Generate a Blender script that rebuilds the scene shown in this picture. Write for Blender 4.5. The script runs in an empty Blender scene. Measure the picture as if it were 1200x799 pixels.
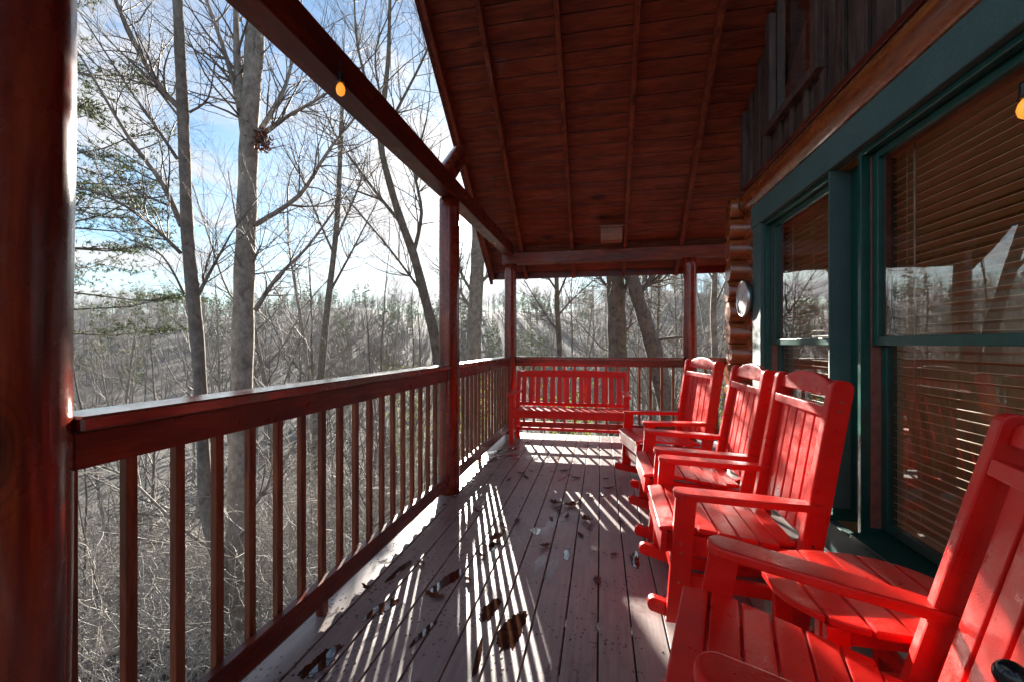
import bpy, bmesh, math, random
import numpy as np
from mathutils import Vector, Matrix

R = math.radians
C = bpy.context.scene.collection
scene = bpy.context.scene
rnd = random.Random(7)

# ------------------------------------------------------------------ camera frame
H = 1.23                       # eye height above the deck
F = 508.0                      # focal length in pixels of a 1200 px wide picture
TH = math.atan(104.0 / F)      # camera turned this much to the left of the deck axis
CT, ST = math.cos(TH), math.sin(TH)
FWD = Vector((-ST, CT, 0)); RGT = Vector((CT, ST, 0))

def P(px, py, D):
    return FWD * D + RGT * ((px - 600) / F * D) + Vector((0, 0, H + (403 - py) / F * D))

SUN = P(541.5, 262, 1.0) - Vector((0, 0, H)); SUN.normalize()
SUN_EL = math.asin(SUN.z); SUN_AZ = math.atan2(SUN.x, SUN.y)   # from +Y towards +X

# ------------------------------------------------------------------ terrain
def sm(a, b, v):
    t = min(1.0, max(0.0, (v - a) / (b - a))); return t * t * (3 - 2 * t)

def ground_z(x, y):
    r = math.hypot(x - 4, y - 0)
    az = math.atan2(x - 4, y)
    z = -3.0 - 0.10 * max(0, r - 4)
    z -= 5.5 * sm(8, 38, r)
    if x > 2:
        z += 4.0 * sm(2, 20, x) * sm(60, 20, r)
    z = max(z, -11.5)
    hill = 34 + 7 * math.sin(az * 3.1 + 1.0) + 4 * math.sin(az * 7.3) + 2.5 * math.sin(az * 19)
    z += hill * sm(55, 300, r)
    z += 0.5 * math.sin(x * .31) * math.cos(y * .27) + .22 * math.sin(x * .9 + 2) * math.sin(y * .8)
    return z

# ------------------------------------------------------------------ node helpers
def mat(name):
    m = bpy.data.materials.new(name); m.use_nodes = True
    nt = m.node_tree; b = nt.nodes['Principled BSDF']
    return m, nt, b
def N(nt, typ, **kw):
    n = nt.nodes.new(typ)
    for k, v in kw.items():
        if k in n.inputs.keys() if isinstance(k, str) else False: n.inputs[k].default_value = v
        else: setattr(n, k, v)
    return n
def L(nt, a, b): nt.links.new(a, b)
def ramp(nt, fac, stops, interp='LINEAR'):
    n = nt.nodes.new('ShaderNodeValToRGB'); n.color_ramp.interpolation = interp
    e = n.color_ramp.elements
    while len(e) < len(stops): e.new(0.5)
    for el, (p, c) in zip(e, stops):
        el.position = p
        el.color = (c, c, c, 1) if isinstance(c, (int, float)) else (*c, 1)
    L(nt, fac, n.inputs['Fac']); return n.outputs['Color']
def coords(nt, scale=(1, 1, 1), kind='Object'):
    tc = nt.nodes.new('ShaderNodeTexCoord'); mp = nt.nodes.new('ShaderNodeMapping')
    mp.inputs['Scale'].default_value = scale
    L(nt, tc.outputs[kind], mp.inputs['Vector']); return mp.outputs['Vector']
def noise(nt, vec, scale, detail=4, rough=.55, dist=0):
    n = nt.nodes.new('ShaderNodeTexNoise')
    n.inputs['Scale'].default_value = scale; n.inputs['Detail'].default_value = detail
    n.inputs['Roughness'].default_value = rough; n.inputs['Distortion'].default_value = dist
    L(nt, vec, n.inputs['Vector']); return n.outputs['Fac']
def mixc(nt, fac, a, b, mode='MIX'):
    n = nt.nodes.new('ShaderNodeMix'); n.data_type = 'RGBA'; n.blend_type = mode
    for v, s in ((fac, n.inputs[0]), (a, n.inputs[6]), (b, n.inputs[7])):
        if isinstance(v, (int, float)): s.default_value = v
        elif isinstance(v, tuple): s.default_value = (*v, 1)
        else: L(nt, v, s)
    return n.outputs[2]
def mth(nt, op, a, b=None, clamp=False):
    n = nt.nodes.new('ShaderNodeMath'); n.operation = op; n.use_clamp = clamp
    for v, s in ((a, n.inputs[0]), (b, n.inputs[1])):
        if v is None: continue
        if isinstance(v, (int, float)): s.default_value = v
        else: L(nt, v, s)
    return n.outputs[0]
def bump(nt, b, h, strength, dist=.01):
    n = nt.nodes.new('ShaderNodeBump'); n.inputs['Strength'].default_value = strength
    n.inputs['Distance'].default_value = dist
    L(nt, h, n.inputs['Height']); L(nt, n.outputs['Normal'], b.inputs['Normal'])

AX = {'x': (0.12, 1, 1), 'y': (1, 0.12, 1), 'z': (1, 1, 0.12)}
def wood(name, axis, dark, mid, light, rough=.35, coat=.35, knots=True, gs=22, wear=0.0, spec=.5):
    m, nt, b = mat(name)
    v = coords(nt, AX[axis])
    wob = noise(nt, v, 2.2, 2)
    g1 = noise(nt, v, gs, 6, .65, 1.2)
    g2 = noise(nt, v, gs * 4.5, 3, .6)
    big = noise(nt, coords(nt, (1, 1, 1)), 1.3, 2)
    g = mth(nt, 'ADD', mth(nt, 'MULTIPLY', g1, .62), mth(nt, 'MULTIPLY', g2, .2))
    g = mth(nt, 'ADD', g, mth(nt, 'MULTIPLY', big, .2))
    col = ramp(nt, g, [(.36, dark), (.5, mid), (.66, light)])
    h = g
    if knots:
        vo = nt.nodes.new('ShaderNodeTexVoronoi'); vo.inputs['Scale'].default_value = 2.6
        k = 0.42
        sc = {'x': (k, 1, 1), 'y': (1, k, 1), 'z': (1, 1, k)}[axis]
        L(nt, coords(nt, sc), vo.inputs['Vector'])
        kn = ramp(nt, vo.outputs['Distance'], [(.05, 1.0), (.085, .75), (.13, .0)])
        col = mixc(nt, mth(nt, 'MULTIPLY', kn, .85), col, (dark[0] * .25, dark[1] * .25, dark[2] * .25))
        ring = mth(nt, 'SINE', mth(nt, 'MULTIPLY', vo.outputs['Distance'], 190))
        halo = ramp(nt, vo.outputs['Distance'], [(.1, 1.0), (.26, 0.0)])
        col = mixc(nt, mth(nt, 'MULTIPLY', mth(nt, 'MULTIPLY', halo, ring, True), .4), col, dark)
        h = mth(nt, 'SUBTRACT', g, mth(nt, 'MULTIPLY', kn, .3))
    if wear:
        w = ramp(nt, noise(nt, coords(nt), 6, 6, .7), [(.55, 0.0), (.72, 1.0)])
        col = mixc(nt, mth(nt, 'MULTIPLY', w, wear), col, (light[0] * 1.6, light[1] * 2.2, light[2] * 2.6))
    L(nt, col, b.inputs['Base Color'])
    rr = ramp(nt, noise(nt, coords(nt), 9, 4), [(.3, max(.08, rough - .12)), (.7, rough + .14)])
    L(nt, rr, b.inputs['Roughness'])
    b.inputs['Coat Weight'].default_value = coat; b.inputs['Coat Roughness'].default_value = .16
    b.inputs['Specular IOR Level'].default_value = spec
    bump(nt, b, h, .35, .004)
    return m

RED_D, RED_M, RED_L = (.036, .005, .003), (.12, .014, .006), (.26, .042, .014)
M = {}
for a in 'xyz':
    M['stain_' + a] = wood('red_stained_wood_' + a, a, RED_D, RED_M, RED_L, .36, .16, True, 16, 0, .35)
    M['ceil_' + a] = wood('stained_ceiling_' + a, a, (.07, .013, .006), (.19, .036, .014), (.34, .08, .03), .42, .1, True, 12, 0, .35)
    M['log_' + a] = wood('varnished_log_' + a, a, (.10, .02, .006), (.27, .065, .016), (.46, .14, .035), .25, .6, True, 12)
for a in 'xy': M['cap_' + a] = wood('wet_cap_rail_' + a, a, RED_D, RED_M, RED_L, .2, 1.0, True, 16, 0, .6)
M['post'] = wood('log_post_wood', 'z', (.045, .005, .003), (.20, .020, .007), (.42, .075, .018), .24, .45, True, 8)
M['baluster'] = wood('baluster_wood', 'z', (.07, .018, .008), (.19, .055, .022), (.30, .11, .045), .4, .1, False, 20, 0, .35)
M['siding'] = wood('weathered_siding', 'z', (.030, .016, .013), (.080, .046, .036), (.16, .11, .09), .55, .05, True, 14)
M['interior'] = wood('interior_pine', 'z', (.36, .16, .05), (.58, .30, .11), (.72, .45, .2), .4, .2, True, 10)
M['blind'] = wood('blind_slat_wood', 'y', (.70, .40, .19), (.84, .56, .30), (.90, .68, .42), .42, .1, False, 30)

# deck boards: grey brown paint, worn and wet in patches
m, nt, b = mat('deck_paint')
tc = nt.nodes.new('ShaderNodeTexCoord'); sx = nt.nodes.new('ShaderNodeSeparateXYZ'); L(nt, tc.outputs['Object'], sx.inputs[0])
bid = mth(nt, 'FLOOR', mth(nt, 'DIVIDE', mth(nt, 'SUBTRACT', sx.outputs['X'], -.0111 - .0711 + .1422), .1422))
wn = nt.nodes.new('ShaderNodeTexWhiteNoise'); wn.noise_dimensions = '1D'; L(nt, bid, wn.inputs['W'])
v = coords(nt, (1, .06, 1)); fine = noise(nt, v, 60, 5, .6)
blot = noise(nt, coords(nt), 3.2, 5, .6)
c = ramp(nt, mth(nt, 'ADD', mth(nt, 'MULTIPLY', fine, .6), mth(nt, 'MULTIPLY', blot, .4)), [(.3, (.21, .165, .158)), (.55, (.35, .285, .272)), (.75, (.45, .385, .365))])
c = mixc(nt, mth(nt, 'MULTIPLY', wn.outputs['Value'], .35), c, (.13, .085, .085))
spk = ramp(nt, noise(nt, coords(nt), 75, 3, .7), [(.28, 1.0), (.36, 0.0)])
c = mixc(nt, mth(nt, 'MULTIPLY', spk, .55), c, (.05, .035, .03))
# wetness: film + beads
wv = coords(nt, (1, .5, 1))
wet = ramp(nt, noise(nt, wv, 2.6, 6, .72, .6), [(.54, 0.0), (.60, 1.0)])
edge = ramp(nt, sx.outputs['X'], [(0.0, 1.0), (1.0, 0.0)])
mr = nt.nodes.new('ShaderNodeMapRange'); L(nt, sx.outputs['X'], mr.inputs[0])
mr.inputs[1].default_value = -1.1; mr.inputs[2].default_value = .5; mr.inputs[3].default_value = 1; mr.inputs[4].default_value = .25
vd = nt.nodes.new('ShaderNodeTexVoronoi'); vd.inputs['Scale'].default_value = 42; L(nt, coords(nt, (1, .7, 1)), vd.inputs['Vector'])
beads = ramp(nt, vd.outputs['Distance'], [(.20, 1.0), (.27, 0.0)])
bm_ = ramp(nt, noise(nt, coords(nt), 3.5, 3), [(.44, 0.0), (.56, 1.0)])
beads = mth(nt, 'MULTIPLY', mth(nt, 'MULTIPLY', beads, bm_), mr.outputs[0])
wetm = mth(nt, 'MAXIMUM', mth(nt, 'MULTIPLY', wet, mth(nt, 'MULTIPLY', mr.outputs[0], .9)), beads)
c = mixc(nt, wetm, c, mixc(nt, 1.0, c, (.38, .34, .34), 'MULTIPLY'))
L(nt, c, b.inputs['Base Color'])
L(nt, ramp(nt, wetm, [(0, .40), (1, .05)]), b.inputs['Roughness'])
b.inputs['Specular IOR Level'].default_value = .6
hh = mth(nt, 'ADD', mth(nt, 'MULTIPLY', fine, .5), mth(nt, 'MULTIPLY', wetm, .35))
bump(nt, b, hh, .35, .003)
M['deck'] = m

# red poly lumber paint
m, nt, b = mat('red_chair_paint')
v = coords(nt)
c = ramp(nt, noise(nt, v, 7, 4), [(.3, (.64, .008, .005)), (.7, (.80, .018, .008))])
dust = ramp(nt, noise(nt, v, 160, 2, .6), [(.55, 0.0), (.75, 1.0)])
c = mixc(nt, mth(nt, 'MULTIPLY', dust, .07), c, (.70, .12, .09))
L(nt, c, b.inputs['Base Color']); b.inputs['Roughness'].default_value = .38
b.inputs['Specular IOR Level'].default_value = .4
L(nt, ramp(nt, noise(nt, v, 14, 5, .7), [(.35, .26), (.65, .50)]), b.inputs['Roughness'])
bump(nt, b, mth(nt, 'ADD', noise(nt, v, 170, 3, .65), mth(nt, 'MULTIPLY', noise(nt, v, 30, 3), .6)), .5, .002)
M['red'] = m

# green trim (rough sawn painted boards) and smooth sash green
m, nt, b = mat('green_casing_paint')
v = coords(nt)
c = ramp(nt, mth(nt, 'ADD', mth(nt, 'MULTIPLY', noise(nt, v, 90, 5, .7), .6), mth(nt, 'MULTIPLY', noise(nt, v, 3, 4), .4)), [(.35, (.045, .105, .098)), (.6, (.085, .175, .162)), (.8, (.15, .25, .22))])
L(nt, c, b.inputs['Base Color']); b.inputs['Roughness'].default_value = .6
bump(nt, b, noise(nt, v, 110, 5, .75), .8, .004)
M['casing'] = m
m, nt, b = mat('green_sash_paint')
c = ramp(nt, noise(nt, coords(nt), 12, 4), [(.3, (.004, .060, .045)), (.7, (.008, .095, .072))])
L(nt, c, b.inputs['Base Color']); b.inputs['Roughness'].default_value = .3
M['sash'] = m
def plain(name, col, rough=.5, metal=0, var=.25, ns=20, bs=0.0):
    m, nt, b = mat(name)
    c = ramp(nt, noise(nt, coords(nt), ns, 4), [(.3, tuple(x * (1 - var) for x in col)), (.7, tuple(min(1, x * (1 + var)) for x in col))])
    L(nt, c, b.inputs['Base Color']); b.inputs['Roughness'].default_value = rough
    b.inputs['Metallic'].default_value = metal
    if bs: bump(nt, b, noise(nt, coords(nt), ns * 3, 4), bs, .01)
    return m
M['liner'] = plain('brown_sash_liner', (.26, .12, .085), .45)
M['cord'] = plain('blind_cord', (.55, .45, .33), .7)
M['black'] = plain('black_plastic', (.012, .012, .013), .3)
M['knob'] = plain('black_gloss', (.008, .009, .012), .12)
M['white'] = plain('clock_face_white', (.80, .82, .78), .6, 0, .04)
M['steel'] = plain('steel', (.55, .55, .55), .25, 1)
M['dark'] = plain('dark_room_floor', (.42, .26, .13), .4)
M['shingle'] = plain('roof_shingle', (.05, .045, .042), .9, 0, .4, 30, .5)
M['moss'] = plain('mossy_edge_board', (.12, .11, .045), .85, 0, .45, 14, .6)
M['screw'] = plain('screw_metal', (.35, .3, .27), .35, 1)
M['screw_dark'] = plain('rusty_screw', (.045, .035, .032), .5, .6)
M['lumber'] = plain('weathered_joist', (.10, .075, .055), .85, 0, .3, 12, .4)
M['cedar'] = wood('cedar_box', 'x', (.12, .03, .01), (.28, .09, .03), (.42, .16, .06), .5, .1, False, 20)

# glass: fresnel mirror over clear
m = bpy.data.materials.new('window_glass'); m.use_nodes = True; nt = m.node_tree; nt.nodes.clear()
o = nt.nodes.new('ShaderNodeOutputMaterial'); mx = nt.nodes.new('ShaderNodeMixShader')
tr = nt.nodes.new('ShaderNodeBsdfTransparent'); gl = nt.nodes.new('ShaderNodeBsdfGlossy'); fr = nt.nodes.new('ShaderNodeFresnel')
fr.inputs['IOR'].default_value = 1.65; gl.inputs['Roughness'].default_value = .0
gb = nt.nodes.new('ShaderNodeBump'); gb.inputs['Strength'].default_value = .06; gb.inputs['Distance'].default_value = .02
L(nt, noise(nt, coords(nt), 2.2, 1), gb.inputs['Height']); L(nt, gb.outputs[0], gl.inputs['Normal'])
tr.inputs['Color'].default_value = (.97, .98, .97, 1)
geo = nt.nodes.new('ShaderNodeNewGeometry')
L(nt, mth(nt, 'MULTIPLY', mth(nt, 'MULTIPLY', fr.outputs[0], 2.4, True), mth(nt, 'SUBTRACT', 1.0, geo.outputs['Backfacing'])), mx.inputs[0]); L(nt, tr.outputs[0], mx.inputs[1]); L(nt, gl.outputs[0], mx.inputs[2]); L(nt, mx.outputs[0], o.inputs[0])
M['glass'] = m
# standing water
m, nt, b = mat('standing_water')
c = ramp(nt, noise(nt, coords(nt), 25, 3), [(.35, (.030, .012, .008)), (.7, (.060, .026, .015))])
L(nt, c, b.inputs['Base Color']); b.inputs['Roughness'].default_value = .03; b.inputs['IOR'].default_value = 1.5
b.inputs['Coat Weight'].default_value = 1; b.inputs['Coat Roughness'].default_value = .02
bump(nt, b, noise(nt, coords(nt), 18, 2), .12, .003)
M['water'] = m
# bulb
m, nt, b = mat('amber_bulb')
b.inputs['Base Color'].default_value = (.9, .45, .1, 1); b.inputs['Emission Color'].default_value = (1, .30, .03, 1); b.inputs['Emission Strength'].default_value = .22
b.inputs['Roughness'].default_value = .15
M['bulb'] = m
# bark
def bark(name, d, l, moss=0):
    m, nt, b = mat(name)
    v = coords(nt, (1, 1, .9))
    n1 = noise(nt, v, 7, 5, .65, .5)
    n2 = noise(nt, coords(nt, (1, 1, .45)), 30, 5, .75)
    c = ramp(nt, mth(nt, 'ADD', mth(nt, 'MULTIPLY', n1, .6), mth(nt, 'MULTIPLY', n2, .4)), [(.36, d), (.62, l)])
    if moss:
        c = mixc(nt, mth(nt, 'MULTIPLY', ramp(nt, noise(nt, coords(nt), 2.5, 5), [(.5, 0.0), (.65, 1.0)]), moss), c, (.10, .12, .035))
    L(nt, c, b.inputs['Base Color']); b.inputs['Roughness'].default_value = .85; b.inputs['Specular IOR Level'].default_value = .25
    bump(nt, b, mth(nt, 'ADD', n2, mth(nt, 'MULTIPLY', n1, .5)), .7, .012)
    return m
M['bark_pale'] = bark('pale_bark', (.17, .15, .125), (.50, .45, .39))
M['bark_dark'] = bark('dark_bark', (.07, .06, .05), (.24, .205, .17), .25)
M['bark_mid'] = bark('mid_bark', (.12, .10, .082), (.36, .31, .26))
M['twig'] = plain('twig_bark', (.18, .155, .135), .75, 0, .35, 3)
M['twig_pale'] = plain('pale_twig', (.39, .355, .32), .7, 0, .35, 2)
def leafmat(name, d, l, tr=.35, ns=3):
    m = bpy.data.materials.new(name); m.use_nodes = True; nt = m.node_tree; b = nt.nodes['Principled BSDF']
    c = ramp(nt, noise(nt, coords(nt), ns, 4, .7), [(.3, d), (.7, l)])
    L(nt, c, b.inputs['Base Color']); b.inputs['Roughness'].default_value = .6; b.inputs['Specular IOR Level'].default_value = .3
    t = nt.nodes.new('ShaderNodeBsdfTranslucent'); L(nt, c, t.inputs['Color'])
    mx = nt.nodes.new('ShaderNodeMixShader'); mx.inputs[0].default_value = tr
    L(nt, b.outputs[0], mx.inputs[1]); L(nt, t.outputs[0], mx.inputs[2]); L(nt, mx.outputs[0], nt.nodes['Material Output'].inputs[0])
    return m
M['needle'] = leafmat('pine_needles', (.035, .055, .018), (.085, .105, .032))
M['bushleaf'] = leafmat('bush_leaves', (.10, .13, .025), (.24, .27, .05), .5)
M['dryleaf'] = leafmat('dry_leaf', (.085, .022, .012), (.20, .065, .025), .15, 9)
M['dryleaf2'] = leafmat('dark_wet_leaf', (.06, .016, .018), (.14, .04, .035), .05, 9)
# forest floor
m, nt, b = mat('leaf_litter')
v = coords(nt)
n1 = noise(nt, v, .5, 6, .7); n2 = noise(nt, v, 9, 6, .75)
c = ramp(nt, mth(nt, 'ADD', mth(nt, 'MULTIPLY', n1, .4), mth(nt, 'MULTIPLY', n2, .6)), [(.36, (.028, .029, .032)), (.5, (.060, .056, .055)), (.66, (.15, .13, .12))])
L(nt, c, b.inputs['Base Color']); b.inputs['Roughness'].default_value = .95
bump(nt, b, n2, 1.0, .12)
M['litter'] = m

# ------------------------------------------------------------------ mesh helpers
def setp(o, label=None, cat=None, group=None, kind=None):
    if label: o['label'] = label
    if cat: o['category'] = cat
    if group: o['group'] = group
    if kind: o['kind'] = kind
    return o
def empty(name, loc=(0, 0, 0), rz=0, **kw):
    o = bpy.data.objects.new(name, None); C.objects.link(o); o.location = loc; o.rotation_euler = (0, 0, rz)
    o.empty_display_size = .1
    return setp(o, **kw)
def link(name, me, parent=None, **kw):
    o = bpy.data.objects.new(name, me); C.objects.link(o)
    if parent is not None: o.parent = parent
    return setp(o, **kw)

class MB:
    """collects solids in a bmesh"""
    def __init__(s): s.bm = bmesh.new()
    def box(s, x0, x1, y0, y1, z0, z1):
        return s.obox(Matrix.Translation(((x0 + x1) / 2, (y0 + y1) / 2, (z0 + z1) / 2)), (abs(x1 - x0), abs(y1 - y0), abs(z1 - z0)))
    def obox(s, mtx, size):
        sx, sy, sz = [v / 2 for v in size]
        vs = [s.bm.verts.new(mtx @ Vector((a * sx, b_ * sy, c * sz))) for a in (-1, 1) for b_ in (-1, 1) for c in (-1, 1)]
        for f in ((0, 1, 3, 2), (4, 6, 7, 5), (0, 4, 5, 1), (2, 3, 7, 6), (0, 2, 6, 4), (1, 5, 7, 3)):
            s.bm.faces.new([vs[i] for i in f])
        return s
    def bar(s, p, q, w, d, up=Vector((0, 1, 0))):
        """box from p to q, w across `up`, d in the third direction"""
        p, q = Vector(p), Vector(q); z = (q - p); ln = z.length; z.normalize()
        y = (up - z * up.dot(z)).normalized(); x = y.cross(z)
        m3 = Matrix((x, y, z)).transposed().to_4x4(); m3.translation = (p + q) / 2
        return s.obox(m3, (d, w, ln))
    def prism(s, pts, axis, a, b_):
        """2-D outline pts extruded along axis from a to b_"""
        def mk(u, v, t):
            return {'x': (t, u, v), 'y': (u, t, v), 'z': (u, v, t)}[axis]
        lo = [s.bm.verts.new(mk(u, v, a)) for u, v in pts]; hi = [s.bm.verts.new(mk(u, v, b_)) for u, v in pts]
        s.bm.faces.new(lo[::-1]); s.bm.faces.new(hi)
        n = len(pts)
        for i in range(n):
            s.bm.faces.new((lo[i], lo[(i + 1) % n], hi[(i + 1) % n], hi[i]))
        return s
    def cyl(s, p, q, r0, r1=None, seg=24, rings=1, wob=0, seed=0, caps=True):
        r1 = r0 if r1 is None else r1
        p, q = Vector(p), Vector(q); z = (q - p).normalized(); a = Vector((1, 0, 0)) if abs(z.x) < .8 else Vector((0, 1, 0))
        x = a.cross(z).normalized(); y = z.cross(x); rg = random.Random(seed); ph = rg.random() * 9
        rows = []
        for i in range(rings + 1):
            t = i / rings; cpt = p.lerp(q, t); r = r0 + (r1 - r0) * t
            row = []
            for k in range(seg):
                an = 2 * math.pi * k / seg
                rr = r * (1 + wob * (math.sin(an * 2 + ph + t * 4) * .5 + math.sin(an * 3 - t * 9 + ph) * .3 + math.sin(t * 17 + ph) * .4))
                row.append(s.bm.verts.new(cpt + x * math.cos(an) * rr + y * math.sin(an) * rr))
            rows.append(row)
        for i in range(rings):
            for k in range(seg):
                f = s.bm.faces.new((rows[i][k], rows[i][(k + 1) % seg], rows[i + 1][(k + 1) % seg], rows[i + 1][k])); f.smooth = True
        if caps:
            s.bm.faces.new(rows[0][::-1]); s.bm.faces.new(rows[-1])
        return s
    def lathe(s, prof, seg=24, ctr=(0, 0, 0)):
        rows = []
        for r, z in prof:
            rows.append([s.bm.verts.new((ctr[0] + r * math.cos(2 * math.pi * k / seg), ctr[1] + r * math.sin(2 * math.pi * k / seg), ctr[2] + z)) for k in range(seg)])
        for i in range(len(rows) - 1):
            for k in range(seg):
                f = s.bm.faces.new((rows[i][k], rows[i][(k + 1) % seg], rows[i + 1][(k + 1) % seg], rows[i + 1][k])); f.smooth = True
        s.bm.faces.new(rows[0][::-1]); s.bm.faces.new(rows[-1])
        return s
    def mesh(s, name, material, bevel=0, seg=2):
        bm = s.bm
        bmesh.ops.recalc_face_normals(bm, faces=bm.faces)
        if bevel:
            es = [e for e in bm.edges if len(e.link_faces) == 2 and e.calc_face_angle(0) > R(30)]
            bmesh.ops.bevel(bm, geom=es, offset=bevel, segments=seg, profile=.6, affect='EDGES', clamp_overlap=True)
        me = bpy.data.meshes.new(name); bm.to_mesh(me); bm.free()
        me.materials.append(material)
        return me
    def build(s, name, material, parent=None, bevel=0, seg=2, **kw):
        return link(name, s.mesh(name, material, bevel, seg), parent, **kw)

class TB:
    """fast tube / triangle collector"""
    def __init__(s): s.v = []; s.f = []; s.n = 0
    def tube(s, pts, rad, sides=4):
        m = len(pts)
        P_ = np.array([tuple(p) for p in pts]); d = np.gradient(P_, axis=0)
        d /= np.maximum(1e-9, np.linalg.norm(d, axis=1))[:, None]
        ref = np.array([0, 0, 1.0]) if abs(d[0][2]) < .85 else np.array([1.0, 0, 0])
        x = np.cross(d, ref); x /= np.maximum(1e-9, np.linalg.norm(x, axis=1))[:, None]; y = np.cross(d, x)
        an = np.arange(sides) * 2 * math.pi / sides
        rr = np.array(rad)[:, None, None]
        V = P_[:, None, :] + rr * (np.cos(an)[None, :, None] * x[:, None, :] + np.sin(an)[None, :, None] * y[:, None, :])
        s.v.append(V.reshape(-1, 3))
        i = np.arange(m - 1)[:, None] * sides; k = np.arange(sides)[None, :]; k2 = (k + 1) % sides
        s.f.append((np.stack([i + k, i + k2, i + sides + k2, i + sides + k], -1).reshape(-1, 4) + s.n))
        s.n += m * sides
    def quad(s, a, b, c, d):
        s.v.append(np.array([tuple(a), tuple(b), tuple(c), tuple(d)])); s.f.append(np.array([[0, 1, 2, 3]]) + s.n); s.n += 4
    def arrays(s): return np.concatenate(s.v), np.concatenate(s.f)
    def mesh(s, name, material, smooth=True):
        V, Fc = s.arrays(); return np_mesh(name, V, Fc, material, smooth)
def np_mesh(name, V, Fc, material, smooth=True):
    me = bpy.data.meshes.new(name)
    me.vertices.add(len(V)); me.vertices.foreach_set('co', np.asarray(V, dtype=np.float32).ravel())
    me.loops.add(Fc.size); me.loops.foreach_set('vertex_index', Fc.astype(np.int32).ravel())
    me.polygons.add(len(Fc)); me.polygons.foreach_set('loop_start', np.arange(len(Fc), dtype=np.int32) * 4)
    me.polygons.foreach_set('loop_total', np.full(len(Fc), 4, dtype=np.int32))
    me.polygons.foreach_set('use_smooth', np.full(len(Fc), smooth))
    me.update(calc_edges=True); me.materials.append(material)
    return me
def replicate(protos, places):
    """protos: list of (V,F); places: (index, x, y, z, scale, rot, zscale)"""
    vs, fs, n = [], [], 0
    for i, x, y, z, s, r, zs in places:
        V, Fc = protos[i]; c, q = math.cos(r) * s, math.sin(r) * s
        W = np.empty_like(V); W[:, 0] = V[:, 0] * c - V[:, 1] * q + x; W[:, 1] = V[:, 0] * q + V[:, 1] * c + y; W[:, 2] = V[:, 2] * s * zs + z
        vs.append(W); fs.append(Fc + n); n += len(V)
    return np.concatenate(vs), np.concatenate(fs)

# ------------------------------------------------------------------ setting: ground
def build_ground():
    rad = [0] + [1.5 * 1.085 ** i for i in range(78)]
    rad = [r for r in rad if r < 900]; seg = 180
    V = []; Fq = []
    for r in rad:
        for k in range(seg):
            a = 2 * math.pi * k / seg; x = 4 + r * math.sin(a); y = r * math.cos(a)
            V.append((x, y, ground_z(x, y)))
    for i in range(len(rad) - 1):
        for k in range(seg):
            a, b_ = i * seg + k, i * seg + (k + 1) % seg
            Fq.append((a, b_, b_ + seg, a + seg))
    link('ground', np_mesh('ground', np.array(V), np.array(Fq), M['litter']), kind='structure')
build_ground()

# ------------------------------------------------------------------ deck
BW = .1422
X_IN = -1.0 * 0                   # a board gap passes close to x = -.011
DX0, DX1, DY0, DY1 = -1.33, 1.36, -3.0, 5.93
mb = MB()
gx = -.0111 - BW * 10
xs = []
x = gx
while x < 3.4:
    xs.append(x); x += BW
for i, x in enumerate(xs):
    a, b_ = max(x + .0035, -1.345), x + BW - .0035
    y0 = DY0 if b_ < DX1 + .02 else 4.66
    mb.box(a, b_, y0, DY1, -.026, 0)
mb.build('porch_deck', M['deck'], None, .0025, 1, kind='structure')
mb = MB(); yy = -.6
while yy < 5.8:
    for x in xs:
        if -1.3 < x < 1.2:
            for dx in (.03, BW - .03): mb.cyl((x + dx + rnd.uniform(-.003, .003), yy + .02 + rnd.uniform(-.006, .006), -.001), (x + dx, yy + .02, .0006), .0036, None, 8)
    yy += .4
mb.build('deck_screws', M['screw_dark'], None, kind='structure')
ob = MB()
ob.box(gx, 3.4, DY1 + .003, DY1 + .05, -.24, -.005)
ob.box(-1.39, -1.348, DY0, DY1, -.24, -.005)
ed = ob.build('deck_rim', M['moss'], None, .003, 1, kind='structure')
jb = MB()
yy = -2.9
while yy < 5.8:
    jb.box(gx, 1.3, yy, yy + .04, -.22, -.03); yy += .4
sp = jb.build('deck_joists', M['lumber'], None, kind='structure')
for (sx_, sy_) in ((-1.3, .7), (-1.3, 3.4), (-1.3, 5.7), (.9, 5.7), (-1.3, -2.7)):
    s_ = MB().box(sx_ - .07, sx_ + .07, sy_ - .07, sy_ + .07, ground_z(sx_, sy_) - .2, -.245)
    s_.build('support_post', M['lumber'], None, .004, 1, label='square timber post holding up the deck edge from below', cat='post', group='timber posts under the deck')

# ------------------------------------------------------------------ posts
def log_post(x, y, r0, r1, z1, label, seed, z0=.002):
    t = empty('log_post', (x, y, 0), label=label, cat='post')
    mb = MB(); mb.cyl((0, 0, z0), (0, 0, z1), r0, r1, 40, 26, .025, seed)
    mb.build('shaft', M['post'], t)
    return t
log_post(-1.275, .708, .096, .114, 2.428, 'massive glossy red log post at the left edge of the photo', 3)
log_post(-1.235, 3.43, .088, .083, 2.428, 'log post halfway along the left railing with the sun beside it', 5)
log_post(-1.225, 5.88, .086, .082, 2.318, 'log post at the far left corner behind the bench', 8)
log_post(1.115, 5.88, .086, .085, 2.318, 'dark red log post on the back railing behind the farthest rocking chair', 11)

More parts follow.
